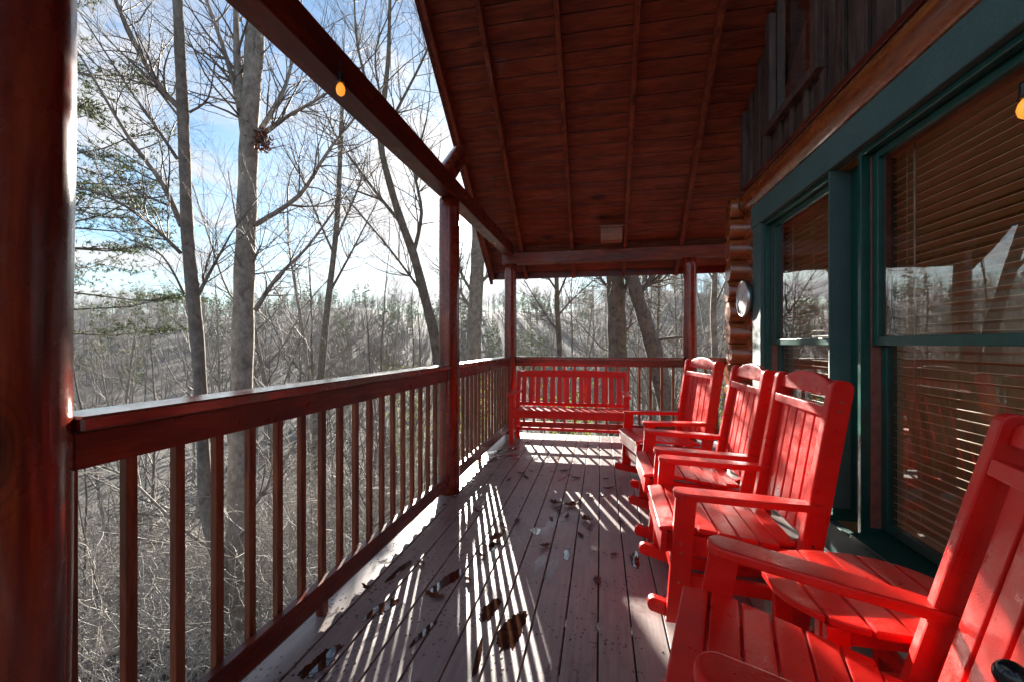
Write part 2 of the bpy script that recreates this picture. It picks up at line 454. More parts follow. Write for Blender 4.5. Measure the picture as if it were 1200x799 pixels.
# ------------------------------------------------------------------ railings
def railing_y(y0, y1, label, ys):
    t = empty('porch_railing', (-1.25, (y0 + y1) / 2, 0), label=label, cat='railing', group='wooden railings around the porch')
    def P0(mb, nm, mt, bv=.003, **k):
        mb.bm.transform(Matrix.Translation((1.25, -(y0 + y1) / 2, 0))); return mb.build(nm, mt, t, bv, 1, **k)
    P0(MB().box(-1.325, -1.185, y0, y1, 1.022, 1.06), 'cap_rail', M['cap_y'], .006, )
    P0(MB().box(-1.248, -1.21, y0, y1, .932, 1.0195), 'top_rail', M['stain_y'])
    P0(MB().box(-1.248, -1.21, y0, y1, .075, .170), 'bottom_rail', M['stain_y'])
    for y in ys:
        P0(MB().box(-1.2750, -1.2505, y - .0155, y + .0155, .082, 1.0195), 'baluster', M['baluster'], .002)
    ym = y0 + (y1 - y0) * .38
    P0(MB().box(-1.262, -1.225, ym - .02, ym + .02, .002, .0735), 'support_block', M['stain_z'], .002)
    return t
bal = lambda a, b_, n0: [n0 + .1395 * i for i in range(200) if a < n0 + .1395 * i < b_]
railing_y(.79, 3.345, 'long left railing between the massive near log post and the sunlit post', bal(.80, 3.30, .8105))
railing_y(3.51, 5.80, 'left railing section between the sunlit post and the corner post', bal(3.55, 5.77, 3.60))
railing_y(-2.95, .60, 'left railing running on behind the near log post, outside the picture', bal(-2.9, .55, -2.85))
def railing_x(x0, x1, label, blk=.5):
    xc = (x0 + x1) / 2
    t = empty('porch_railing', (xc, 5.88, 0), label=label, cat='railing', group='wooden railings around the porch')
    def P0(mb, nm, mt, bv=.003):
        mb.bm.transform(Matrix.Translation((-xc, -5.88, 0))); return mb.build(nm, mt, t, bv, 1)
    P0(MB().box(x0, x1, 5.81, 5.95, 1.022, 1.06), 'cap_rail', M['cap_x'], .006)
    P0(MB().box(x0, x1, 5.835, 5.873, .932, 1.0195), 'top_rail', M['stain_x'])
    P0(MB().box(x0, x1, 5.835, 5.873, .085, .180), 'bottom_rail', M['stain_x'])
    x = x0 + .1
    while x < x1 - .04:
        P0(MB().box(x - .015, x + .015, 5.8755, 5.8985, .09, 1.0195), 'baluster', M['baluster'], .002); x += .1395
    xm = x0 + (x1 - x0) * blk
    P0(MB().box(xm - .02, xm + .02, 5.845, 5.875, .002, .083), 'support_block', M['stain_z'], .002)
railing_x(-1.14, 1.03, 'back railing across the porch end behind the red bench', .69)
railing_x(1.20, 3.3, 'back railing right of the dark post, running behind the cabin corner')

# ------------------------------------------------------------------ beams and roof
SL = .80
def ceil_z(y, z0=2.62): return z0 + SL * (5.85 - y)
RID = -.4
XR0, XR1 = -1.60, 3.6
YE = 6.28                                           # eave end
roof = empty('porch_roof', (0, RID, ceil_z(RID)), label='steep dark red board ceiling and roof over the porch', cat='roof')
def RP(mb, nm, mt, bv=0, **k):
    mb.bm.transform(Matrix.Translation((0, -RID, -ceil_z(RID)))); return mb.build(nm, mt, roof, bv, 1, **k)
sl = math.sqrt(1 + SL * SL)
mb = MB(); y = YE; n = 0
step = .152 / sl
ang = math.atan(SL)
while y > RID:
    y0 = max(RID, y - step)
    # tongue and groove boards running across
    yc = (y + y0) / 2; ln = (y - y0) * sl - .007
    mtx = Matrix.Translation((0 + (XR0 + XR1) / 2, yc, ceil_z(yc) + .012)) @ Matrix.Rotation(-ang, 4, 'X')
    mb.obox(mtx, (XR1 - XR0 - .05, ln, .022 + .003 * rnd.random()))
    y = y0
RP(mb, 'ceiling_boards', M['ceil_x'], .003)
# other side of the ridge
mb = MB()
yb = -2.7
yc = (RID + yb) / 2
mtx = Matrix.Translation(((XR0 + XR1) / 2, yc, ceil_z(RID + (RID - yc)) + .012)) @ Matrix.Rotation(ang, 4, 'X')
mb.obox(mtx, (XR1 - XR0 - .05, (RID - yb) * sl, .03)); RP(mb, 'back_slope_boards', M['ceil_x'])
mb = MB()
for sgn, ye in ((1, YE + .06 - RID), (-1, RID + 2.75)):
    yc = RID + sgn * ye / 2
    mtx = Matrix.Translation(((XR0 + XR1) / 2, yc, ceil_z(RID + abs(yc - RID)) + .075)) @ Matrix.Rotation(-ang * sgn, 4, 'X')
    mb.obox(mtx, (XR1 - XR0 + .1, ye * sl, .05))
RP(mb, 'shingles', M['shingle'])
def rafter(x, w, dp, name='rafter', mt='ceil_y', y1=6.22, zt=-.004, mtx=None):
    """sloping timber under the ceiling at x"""
    z = lambda yy: ceil_z(yy) + zt
    k = dp * sl
    pts = [(y1, z(y1)), (RID, z(RID)), (RID, z(RID) - k), (y1, z(y1) - k)]
    mb = MB().prism(pts, 'x', x - w / 2, x + w / 2); RP(mb, name, M[mt], .003)
for x in (-1.06, -.375, .31, 1.0, 1.69, 2.4): rafter(x, .045, .125)
rafter(-1.60, .045, .17, 'fascia', 'stain_y', 6.30, .07)
rafter(-1.555, .04, .12, 'rake_rafter')
mb = MB().box(XR0 + .03, XR1, YE + .002, YE + .04, ceil_z(YE) - .09, ceil_z(YE) + .07); RP(mb, 'eave_fascia', M['stain_x'], .003)

def beam(name, b, mt, label, bv=.006):
    x0, x1, y0, y1, z0, z1 = b
    t = MB().box(x0, x1, y0, y1, z0, z1)
    t.bm.transform(Matrix.Translation((-(x0 + x1) / 2, -(y0 + y1) / 2, -z0)))
    o = t.build(name, M[mt], None, bv, 2, label=label, cat='beam'); o.location = ((x0 + x1) / 2, (y0 + y1) / 2, z0); return o
beam('roof_beam', (-1.29, -1.165, -2.6, 5.75, 2.43, 2.585), 'stain_y', 'long dark horizontal beam running overhead above the left railing')
beam('end_beam', (-1.33, 3.5, 5.81, 5.94, 2.32, 2.47), 'ceil_x', 'dark red beam across the far end of the porch above the back posts')
# short log stub and curved brace at the middle post
t = empty('log_brace', (-1.30, 3.43, 2.6), label='rounded log stub on top of the beam above the sunlit post', cat='log stub')
MB().cyl((.05, -.10, -.03), (.06, .30, .33), .078, .085, 24, 4, .04, 2).build('stub', M['post'], t, .01)
# cedar box under the ceiling at the far end
t = empty('ceiling_box', (.13, 5.55, 2.50), label='small orange wooden box fixed under the ceiling by the end beam', cat='box')
MB().box(-.13, .13, -.09, .09, .0, .16).build('body', M['cedar'], t, .006)
MB().box(-.145, .145, -.105, .105, .161, .18).build('lid', M['cedar'], t, .003)

# ------------------------------------------------------------------ string light bulbs
def bulb(p, label, s=1.0):
    t = empty('string_light', p, label=label, cat='light bulb')
    mb = MB().lathe([(.017 * s, 0), (.019 * s, -.01 * s), (.019 * s, -.045 * s), (.024 * s, -.06 * s)], 16); mb.build('socket', M['black'], t)
    mb = MB().lathe([(.012 * s, -.061 * s), (.021 * s, -.075 * s), (.026 * s, -.095 * s), (.021 * s, -.118 * s), (.008 * s, -.130 * s)], 16); mb.build('glass_bulb', M['bulb'], t)
    MB().cyl((0, 0, 0), (0, 0, .06 * s), .004 * s, None, 8).build('wire', M['black'], t)
bulb((-1.14, 1.746, 2.44), 'amber bulb in a black socket hanging under the overhead beam', .78)
bq = P(580, 276, 5.2); bulb((bq.x, bq.y, bq.z), 'tiny lit bulb hanging near the far corner post', .8)
bpz = P(1203, 96, 1.30); bulb((bpz.x, bpz.y, bpz.z), 'black bulb shade with amber light at the right picture edge', .85)
w = MB().cyl((bpz.x, bpz.y, bpz.z + .05), (bpz.x, bpz.y, 4.6), .003, None, 6); w.build('light_cable', M['black'], None, label='thin black cable holding the bulb in front of the window', cat='cable')
bz = bq; w = MB().cyl((bz.x, bz.y, bz.z + .04), (bz.x, bz.y, ceil_z(bz.y)), .003, None, 6); w.build('light_cable', M['black'], None, label='thin black cable holding the tiny far bulb', cat='cable')

# ------------------------------------------------------------------ cabin
WX = 1.35
house = empty('log_cabin', (WX, 2, 0), label='log cabin wall with green window trim beside the rocking chairs', cat='cabin')
def HP(mb, nm, mt, bv=0, parent=None, seg=1, **k):
    mb.bm.transform(Matrix.Translation((-WX, -2, 0)))
    return mb.build(nm, M[mt] if isinstance(mt, str) else mt, parent or house, bv, seg, **k)
# logs between casing and corner, and crossing log ends
mb = MB(); z = -.1; i = 0
while z < 2.40:
    mb.cyl((WX + .13, 4.20, z + .1), (WX + .13, 4.80 + .04 * rnd.random(), z + .1), .108, None, 22, 3, .02, i); z += .205; i += 1
HP(mb, 'wall_logs', 'log_y')
mb = MB(); z = -.2
while z < 2.62:
    xx = WX - .10 - .03 * rnd.random()
    mb.cyl((xx, 4.66, z + .1), (4.0, 4.66, z + .1), .104, None, 22, 3, .02, i); z += .205; i += 1
HP(mb, 'cross_logs', 'log_x', .008)
mb = MB(); z = -.002
while z < 2.3:
    mb.box(WX + .07, WX + .12, 4.215, 4.52, z - .022, z + .022); z += .205
HP(mb, 'chinking', 'cedar', .003)
# log run above and below the windows
mb = MB(); mb.cyl((WX + .065, -2.7, 2.565), (WX + .065, 4.52, 2.565), .124, None, 28, 40, .012, 77)
HP(mb, 'header_log', 'log_y')
mb = MB(); mb.box(WX - .005, WX + .2, -2.7, 4.55, 2.69, 2.735); HP(mb, 'ledger_board', 'stain_y', .004)
mb = MB(); mb.box(WX + .05, WX + .12, -2.7, .78, -.1, 2.45); HP(mb, 'lower_wall', 'log_y')
# board and batten siding up to the roof
UW0, UW1, UZ0 = 3.28, 3.98, 3.12
mb = MB()
def wallpoly(y0, y1, z0):
    pts = [(y0, z0), (y1, z0), (y1, ceil_z(y1) + .0), (y0, ceil_z(y0) + .0)]
    mb.prism(pts, 'x', WX + .09, WX + .15)
wallpoly(UW1, 4.70, 2.736); wallpoly(-.35, UW0, 2.736)
mb.box(WX + .09, WX + .15, UW0, UW1, 2.736, UZ0)
wallpoly(UW0 - .0, UW1, 4.35)
mb.box(WX + .09, WX + .15, -2.7, -.35, 2.736, 5.6)
HP(mb, 'siding', 'siding')
yb_ = 4.58
while yb_ > -.3:
    if not (UW0 - .02 < yb_ < UW1 + .02):
        mb = MB(); mb.prism([(yb_ - .03, 2.737), (yb_ + .03, 2.737), (yb_ + .03, ceil_z(yb_) - .03), (yb_ - .03, ceil_z(yb_) + .02)], 'x', WX + .065, WX + .089); HP(mb, 'batten', 'siding', .002)
    elif UW0 + .04 < yb_ < UW1 - .04:
        mb = MB().box(WX + .065, WX + .089, yb_ - .03, yb_ + .03, 2.737, UZ0 - .05); HP(mb, 'batten', 'siding', .002)
    yb_ -= .232
# upper window
mb = MB(); mb.box(WX + .03, WX + .088, UW0 - .1, UW0 - .01, UZ0 - .04, 4.4); mb.box(WX + .03, WX + .088, UW1 + .01, UW1 + .1, UZ0 - .04, 4.0); mb.box(WX + .02, WX + .088, UW0 - .13, UW1 + .12, UZ0 - .10, UZ0 - .041)
uw = HP(mb, 'upper_window', 'siding', .003)
o = HP(MB().box(WX + .17, WX + .175, UW0, UW1, UZ0, 4.3), 'pane', 'glass', 0, uw); o.location = (0, 0, 0)

# corner boards
mb = MB().box(WX + .02, WX + .16, 4.61, 4.72, 2.74, 3.5); HP(mb, 'corner_board', 'siding', .003)

# windows -----------------------------------------------------------
ZG0, ZG1, ZM = .37, 2.185, 1.25
def window(y0, y1, label):
    # frame jambs and head
    mb = MB()
    mb.box(WX + .002, WX + .17, y0 + .001, y0 + .03, .215, 2.252); mb.box(WX + .002, WX + .17, y1 - .03, y1 - .001, .215, 2.252)
    mb.box(WX + .002, WX + .17, y0 + .031, y1 - .031, 2.225, 2.252)
    # sloping sill
    mb.prism([(WX - .035, .185), (WX - .035, .212), (WX + .17, .262), (WX + .17, .185)], 'y', y0 - .001, y1 + .001)
    win = HP(mb, 'window', 'sash', .002, label=label)
    # brown liner tracks
    mb = MB()
    for yy, s in ((y0 + .0315, 1), (y1 - .0315, -1)):
        for k in range(3):
            a = WX + .045 + k * .034
            mb.box(a, a + (.022 if k == 2 else .0345), min(yy, yy + s * (.014 if k % 2 else .010)), max(yy, yy + s * (.014 if k % 2 else .010)), .265, 2.222)
        HP(mb, 'liner', 'liner', 0, win); mb = MB()
    def sash(xa, xb, z0, z1, nm):
        mb = MB(); w_ = .046
        ya, yb = y0 + .048, y1 - .048
        mb.box(xa, xb, ya, ya + w_, z0, z1); mb.box(xa, xb, yb - w_, yb, z0, z1)
        mb.box(xa, xb, ya + w_ + .0005, yb - w_ - .0005, z0, z0 + w_); mb.box(xa, xb, ya + w_ + .0005, yb - w_ - .0005, z1 - w_ * .8, z1)
        s_ = HP(mb, nm, 'sash', .004, win, 2); s_.parent = win
        xg = (xa + xb) / 2
        g = HP(MB().box(xg - .001, xg + .001, ya + w_ - .004, yb - w_ + .004, z0 + w_ - .004, z1 - w_ * .8 + .004), 'pane', 'glass', 0, win); g.parent = win
        return s_
    sash(WX + .045, WX + .078, 1.222, 2.222, 'upper_sash')
    sash(WX + .085, WX + .118, .268, 1.262, 'lower_sash')
    # blind
    mb = MB(); zz = 2.19; k = 0
    ra = random.Random(int(y0 * 100))
    while zz > .30:
        tilt = R(13 + ra.uniform(-3, 3)) if zz > 1.0 else R(18 + ra.uniform(-3, 5))
        sag = ra.uniform(-.0015, .0015)
        mtx = Matrix.Translation((WX + .165, (y0 + y1) / 2, zz + sag)) @ Matrix.Rotation(tilt, 4, 'Y') @ Matrix.Rotation(R(ra.uniform(-.12, .12)), 4, 'X')
        mb.obox(mtx, (.048, y1 - y0 - .10, .003)); zz -= .0415
    mb.box(WX + .135, WX + .195, y0 + .04, y1 - .04, 2.2, 2.25)
    mb.box(WX + .14, WX + .19, y0 + .05, y1 - .05, .275, .292)
    bl = HP(mb, 'blind', 'blind', 0, win); bl.parent = win
    mb = MB()
    for yy in [y0 + .16, (y0 + y1) / 2, y1 - .16]:
        for xx in (.136, .194):
            mb.cyl((WX + xx, yy, .29), (WX + xx, yy, 2.2), .0016, None, 5)
    mb.cyl((WX + .132, y1 - .22, .9), (WX + .132, y1 - .22, 2.2), .004, None, 6)
    HP(mb, 'blind_cord', 'cord', 0, win).parent = win
    return win
window(2.905, 4.005, 'narrow far green window with wooden blinds')
window(.95, 2.655, 'wide near green window with wooden blinds')
# casings
mb = MB()
mb.box(WX - .035, WX + .03, .72, 4.225, 2.255, 2.440)
HP(mb, 'head_casing', 'casing', .004)
HP(MB().box(WX - .028, WX + .03, 4.012, 4.205, .002, 2.252), 'side_casing', 'casing', .004)
HP(MB().box(WX - .028, WX + .03, .74, .94, .002, 2.252), 'side_casing', 'casing', .004)
HP(MB().box(WX - .024, WX + .03, .945, 4.005, .002, .183), 'bottom_casing', 'casing', .004)
HP(MB().box(WX + .085, WX + .16, 2.66, 2.888, .264, 2.252), 'mullion', 'sash', .004)
mb = MB().box(WX - .024, WX + .16, 2.889, 2.904, .264, 2.25); HP(mb, 'mullion_trim', 'casing', .001)
# interior room
mb = MB()
X1, X2 = WX + .28, 4.8
mb.box(X2, X2 + .1, 0, .3, .05, 2.6); mb.box(X2, X2 + .1, 4.2, 4.5, .05, 2.6); mb.box(X2, X2 + .1, .3, 4.2, .05, .75); mb.box(X2, X2 + .1, .3, 4.2, 2.2, 2.6)
for q in (1.1, 2.15, 3.2): mb.box(X2 - .02, X2 + .1, q, q + .12, .75, 2.2)
mb.box(X1 - .1, X2, -.1, 0, .05, 2.6); mb.box(X1 - .1, X2, 4.5, 4.55, .05, 2.6)
mb.box(X1 - .1, X2 + .1, -.1, 4.5, 2.6, 2.66)
HP(mb, 'room_wall', 'interior')
HP(MB().box(X1 - .1, X2 + .1, -.1, 4.5, 0.0, .05), 'room_floor', 'dark')
mb = MB().box(3.2, 3.38, 2.35, 2.53, .051, 2.599); mb.box(3.9, 4.0, 1.2, 1.3, .051, 2.599); HP(mb, 'room_post', 'interior', .006)
# outer far wall so that the room is closed above
HP(MB().box(WX + .16, 4.9, -2.7, 4.55, 2.74, 2.8), 'upper_floor', 'dark')

# clock on the wall
t = empty('wall_clock', (WX - .062, 4.335, 1.645), label='round white outdoor clock mounted on the log wall', cat='clock')
def lx(prof, nm, mt, seg=40):
    mb = MB().lathe(prof, seg); mb.bm.transform(Matrix.Rotation(R(-90), 4, 'Y')); return mb.build(nm, M[mt], t)
lx([(.12, -.085), (.12, -.030), (.170, -.026), (.172, .012), (.166, .018), (.155, .018), (.155, .004)], 'case', 'steel')
lx([(.1545, .0045), (.1545, .0075)], 'dial', 'white')
mb = MB()
for k in range(12):
    a = 2 * math.pi * k / 12; q = Vector((-.0082, math.sin(a) * .13, math.cos(a) * .13)); q2 = Vector((-.0082, math.sin(a) * .145, math.cos(a) * .145)); mb.bar(q, q2, .005, .001, Vector((1, 0, 0)).cross((q2 - q).normalized()))
mb.build('hour_marks', M['black'], t)
mb = MB(); mb.bar((-.010, 0, 0), (-.010, .05, .07), .004, .001, Vector((0, 1, -.7))); mb.bar((-.012, 0, 0), (-.012, -.09, .07), .003, .001, Vector((0, 1, 1)))
mb.build('hands', M['black'], t)

# ------------------------------------------------------------------ rocking chairs
def rpost(x0, z0, x1, z1, w, rr=.03, n=6):
    """side outline of a leaning post with a rounded top (w deep)"""
    d = Vector((x1 - x0, z1 - z0)).normalized(); nrm = Vector((d.y, -d.x))
    a = Vector((x0, z0)); e = Vector((x1, z1)); pts = [a - nrm * w / 2, a + nrm * w / 2]
    c1 = e + nrm * (w / 2 - rr) - d * rr; c0 = e - nrm * (w / 2 - rr) - d * rr
    for k in range(n + 1):
        an = R(90) * k / n; pts.append(c1 + nrm * rr * math.cos(an) + d * rr * math.sin(an))
    for k in range(n + 1):
        an = R(90) * k / n; pts.append(c0 - nrm * rr * math.sin(an) + d * rr * math.cos(an))
    return [(p.x, p.y) for p in pts]
RR = 1.55
def make_chair():
    parts = []
    def add(nm, mb, bv=.0035): parts.append((nm, mb.mesh(nm, M['red'], bv, 2)))
    yp = .262                                    # frame centre line
    for s in (-1, 1):
        y = s * yp
        # rocker
        top, bot = [], []
        for k in range(25):
            x = -.43 + .90 * k / 24; z = (x - .02) ** 2 / (2 * RR)
            th = .062
            bot.append((x, z + .001)); top.append((x, z + th))
        nose = [( -.43 - .028 * math.sin(a), (.45 ** 2) / (2 * RR) + .031 - .031 * math.cos(a)) for a in [R(180) * i / 8 for i in range(1, 8)]]
        tail = [( .47 + .02 * math.sin(a), (.45 ** 2) / (2 * RR) + .031 + .031 * math.cos(a)) for a in [R(180) * i / 8 for i in range(1, 8)]]
        pts = bot[:] + tail[::-1] + top[::-1] + nose[::-1]
        add('rocker', MB().prism(pts, 'y', y - .019, y + .019))
        # front leg
        add('leg', MB().prism([(-.385, .05), (-.30, .05), (-.262, .575), (-.345, .575)], 'y', y + s * .020, y + s * .055), .004)
        # rear post
        mb = MB(); pts = rpost(.115, .06, .285, 1.085, .082); mb.prism(pts, 'y', y + s * .0, y + s * .042); add('back_post', mb, .006)
        # armrest: plan outline, rounded at the front
        ya, yb = y + s * .075, y - s * .03
        w = abs(ya - yb); yc = (ya + yb) / 2; pl = []
        for k in range(13):
            a = R(90) + R(180) * k / 12; pl.append((-.305 + (w / 2) * math.cos(a) * .9, yc + (w / 2) * math.sin(a)))
        pl += [(.0, yc - w / 2 * .96), (.15, yc - w * .36), (.215, yc - w * .32), (.215, yc + w * .32), (.15, yc + w * .36), (.0, yc + w / 2 * .96)]
        mb = MB().prism(pl, 'z', .576, .606)
        for v_ in mb.bm.verts: v_.co.z += (v_.co.x + .3) * -.035
        add('armrest', mb, .007)
        # side stretcher
        add('side_stretcher', MB().bar((-.30, y + s * .002, .215), (.13, y + s * .002, .195), .03, .055), .003)
    # seat frame: side rails, front apron
    mb = MB()
    for s in (-1, 1):
        mb.bar((-.375, s * .245, .368), (.20, s * .245, .325), .028, .085)
    mb.prism([(-.405, .330), (-.378, .330), (-.372, .424), (-.399, .424)], 'y', -.281, .281)
    add('seat_frame', mb, .004)
    # seat slats, dished
    mb = MB()
    prof = [(-.372, .437, -10), (-.292, .440, 3), (-.212, .432, 7), (-.132, .421, 8), (-.052, .410, 8), (.028, .399, 7), (.105, .392, 4)]
    for i, (x, z, t) in enumerate(prof):
        w_ = .0735
        yw = .283 if x < .07 else .235
        mb.obox(Matrix.Translation((x, 0, z)) @ Matrix.Rotation(R(t), 4, 'Y'), (w_, yw * 2, .020))
    add('seat', mb, .005)
    # backrest
    def bk(z, off=0.0):   # point on the back plane
        t_ = (z - .06) / 1.025; return Vector((.115 + .17 * t_ - off, 0, z))
    d = (bk(1.0) - bk(.5)).normalized()
    mb = MB()
    for k in range(5):
        y = (k - 2) * .0915
        mb.bar(bk(.43) + Vector((0, y, 0)), bk(.955) + Vector((0, y, 0)), .0765, .017)
    add('backrest', mb, .004)
    mb = MB()
    mb.bar(bk(.955, .014) + Vector((0, -.2575, 0)), bk(.955, .014) + Vector((0, .2575, 0)), .040, .046, d)
    add('top_back_rail', mb, .004); mb = MB()
    mb.bar(bk(.445, -.02) + Vector((0, -.2575, 0)), bk(.445, -.02) + Vector((0, .2575, 0)), .07, .03, d)
    add('lower_back_rail', mb, .004)
    # arched crest
    mb = MB(); pl = [(-.2575, 0.0), (.2575, 0.0)]
    for k in range(17):
        y = .2575 - .515 * k / 16; q = y / .2575
        pl.append((y, .046 + .050 * (1 - abs(q) ** 2.2)))
    mb.prism(pl, 'x', -.014, .014)
    base = bk(1.012, .004); mt_ = Matrix((( -d.z * -1, 0, d.x), (0, 1, 0), (-d.x, 0, d.z))).to_4x4(); mt_.translation = base
    mb.bm.transform(mt_)
    add('crest_rail', mb, .006)
    # cross stretchers
    add('stretcher', MB().obox(Matrix.Translation((-.335, 0, .235)), (.030, .56, .062)), .003)
    add('stretcher', MB().obox(Matrix.Translation((.145, 0, .20)), (.028, .52, .055)), .003)
    # screws
    mb = MB()
    for s in (-1, 1):
        for (x, z) in ((-.325, .39), (-.325, .35), (-.335, .225)): mb.cyl((x, s * .3145, z), (x, s * .3185, z), .0055, None, 8)
        for (x, z) in ((.270, .965), (.275, 1.0), (.175, .42), (.19, .57)): mb.cyl((x, s * .3035, z), (x, s * .3055, z), .0055, None, 8)
    parts.append(('screws', mb.mesh('screws', M['screw'])))
    return parts
CH = make_chair()
def chair(x, y, rz, label, rock=0.0):
    t = empty('rocking_chair', (x, y, 0), rz, label=label, cat='rocking chair', group='red rocking chairs along the cabin wall')
    t.rotation_euler = (0, rock, rz)
    for nm, me in CH: link(nm, me, t)
    return t
chair(.630, 4.03, R(12), 'red rocking chair farthest away, next to the red bench', R(-1.0))
chair(.655, 3.01, R(0.5), 'red rocking chair in front of the narrow far window, second from the bench', R(.6))
chair(.662, 2.245, R(-1), 'red rocking chair just beyond the oval side table')
o = chair(.535, 1.060, R(-15), 'nearest red rocking chair, cut off by the lower right corner of the photo', R(4.8)); o.location.z = .006

# ------------------------------------------------------------------ oval side table
tb = empty('side_table', (.825, 1.59, 0), label='low oval red slatted side table between the two nearest rocking chairs', cat='side table')
A_, B_ = .285, .247
mb = MB(); nS = 6; wS = 2 * A_ / nS
for k in range(nS):
    x0, x1 = -A_ + k * wS + .004, -A_ + (k + 1) * wS - .004
    pts = []
    n = 8
    for i in range(n + 1):
        x = x0 + (x1 - x0) * i / n; pts.append((x, -B_ * math.sqrt(max(.0, 1 - abs(x / A_) ** 2.4))))
    for i in range(n + 1):
        x = x1 + (x0 - x1) * i / n; pts.append((x, B_ * math.sqrt(max(.0, 1 - abs(x / A_) ** 2.4))))
    pts = [p for i, p in enumerate(pts) if (Vector(p) - Vector(pts[i - 1])).length > .002]
    mb.prism(pts, 'z', .430, .452)
mb.build('tabletop', M['red'], tb, .0045)
MB().box(-.2, .2, -.17, -.14, .36, .429).build('apron', M['red'], tb, .003); MB().box(-.2, .2, .14, .17, .36, .429).build('apron', M['red'], tb, .003)
for sx_ in (-1, 1):
    for sy_ in (-1, 1):
        mb = MB().prism([(sx_ * .165 - .03, .001), (sx_ * .165 + .03, .001), (sx_ * .165 + .03, .428), (sx_ * .165 - .03, .428)], 'y', sy_ * .188 - .0165, sy_ * .188 + .0165)
        mb.build('leg', M['red'], tb, .004)
mb = MB().box(-.134, .134, -.015, .015, .13, .18); mb.build('stretcher', M['red'], tb, .003)
MB().box(-.168, -.1345, -.17, .17, .13, .18).build('stretcher', M['red'], tb, .003); MB().box(.1345, .168, -.17, .17, .13, .18).build('stretcher', M['red'], tb, .003)

# ------------------------------------------------------------------ bench
bn = empty('garden_bench', (-.385, 5.42, 0), label='red slatted garden bench against the back railing', cat='bench')
def BP(nm, mb, bv=.004): mb.build(nm, M['red'], bn, bv)
bw = .685
for s in (-1, 1):
    x = s * bw
    BP('leg', MB().box(x - .025, x + .025, -.25, -.185, .001, .60))
    BP('leg', MB().prism([(.16, .001), (.225, .001), (.225, .42), (.31, .88), (.265, .88), (.16, .42)], 'x', x - .025, x + .025))
    BP('armrest', MB().prism([(-.31, .602), (.26, .602), (.26, .632), (-.29, .632), (-.31, .622)], 'x', x - .045, x + .045), .005)
    BP('side_stretcher', MB().box(x - .015, x + .015, -.184, .159, .14, .19))
mb = MB()
for k in range(5):
    y = -.235 + k * .095; mb.obox(Matrix.Translation((0, y, .425 - .004 * k)) @ Matrix.Rotation(R(-2), 4, 'X'), (2 * bw - .055, .082, .022))
BP('seat', mb)
mb = MB(); mb.box(-bw + .026, bw - .026, -.245, -.218, .335, .412); mb.box(-bw + .026, bw - .026, .17, .197, .32, .395); BP('seat_frame', mb)
mb = MB(); pts = [(-bw + .026, .80), (bw - .026, .80)]
for k in range(17):
    q = 1 - 2 * k / 16; pts.append((q * (bw - .026), .875 + .016 * (1 - abs(q) ** 2.5)))
mb.prism(pts, 'y', .0, .028); mb.bm.transform(Matrix.Translation((0, .262, 0))); BP('top_rail', mb)
mb = MB(); mb.box(-bw + .026, bw - .026, .195, .222, .43, .475); BP('lower_rail', mb)
for k in range(14):
    x = -bw + .075 + k * (2 * bw - .15) / 13
    BP('back_slat', MB().bar((x, .21, .47), (x, .276, .81), .016, .062, Vector((0, 1, 0))), .003)
BP('stretcher', MB().box(-bw + .016, bw - .016, -.03, .0, .15, .185))

# ------------------------------------------------------------------ black knob at lower right
kp = P(1186, 792, .50)
t = empty('black_finial', (kp.x, kp.y, 0), label='shiny black ball finial cut off by the lower right corner', cat='finial')
mb = MB(); pf = [(.0165 * math.sin(R(a)), -.0165 * math.cos(R(a))) for a in range(8, 176, 12)]
mb.lathe(pf, 24, (0, 0, kp.z)); mb.build('ball', M['knob'], t)
MB().cyl((0, 0, .012), (0, 0, kp.z - .0163), .008, None, 16).build('pole', M['black'], t)
MB().cyl((0, 0, .001), (0, 0, .0115), .09, .07, 24).build('foot', M['black'], t)

# ------------------------------------------------------------------ puddles and leaves on the deck
def floorp(px, py):
    D = H * F / (py - 403); p = P(px, py, D); return p.x, p.y
def puddle(px, py, a, b_, rot, label, seed, board_clip=True):
    x, y = floorp(px, py); rg = random.Random(seed); n = 90
    ph = [rg.uniform(0, 6.28) for _ in range(9)]
    mb = MB(); ring = []
    for k in range(n):
        an = 2 * math.pi * k / n
        r = 1 + .16 * math.sin(2 * an + ph[0]) + .10 * math.sin(3 * an + ph[1]) + .07 * math.sin(5 * an + ph[2]) + .05 * math.sin(11 * an + ph[3]) + .06 * math.sin(17 * an + ph[4]) + .05 * math.sin(29 * an + ph[5])
        ring.append((r * a * math.cos(an), r * b_ * math.sin(an)))
    top = [mb.bm.verts.new((u * .97, v_ * .97, .0026)) for u, v_ in ring]; lo = [mb.bm.verts.new((u, v_, .0008)) for u, v_ in ring]
    mb.bm.faces.new(top)
    for k in range(n): mb.bm.faces.new((lo[k], lo[(k + 1) % n], top[(k + 1) % n], top[k]))
    o = mb.build('puddle', M['water'], None, 0, label=label, cat='puddle', group='rain puddles on the deck boards')
    o.location = (x, y, 0); o.rotation_euler = (0, 0, rot)
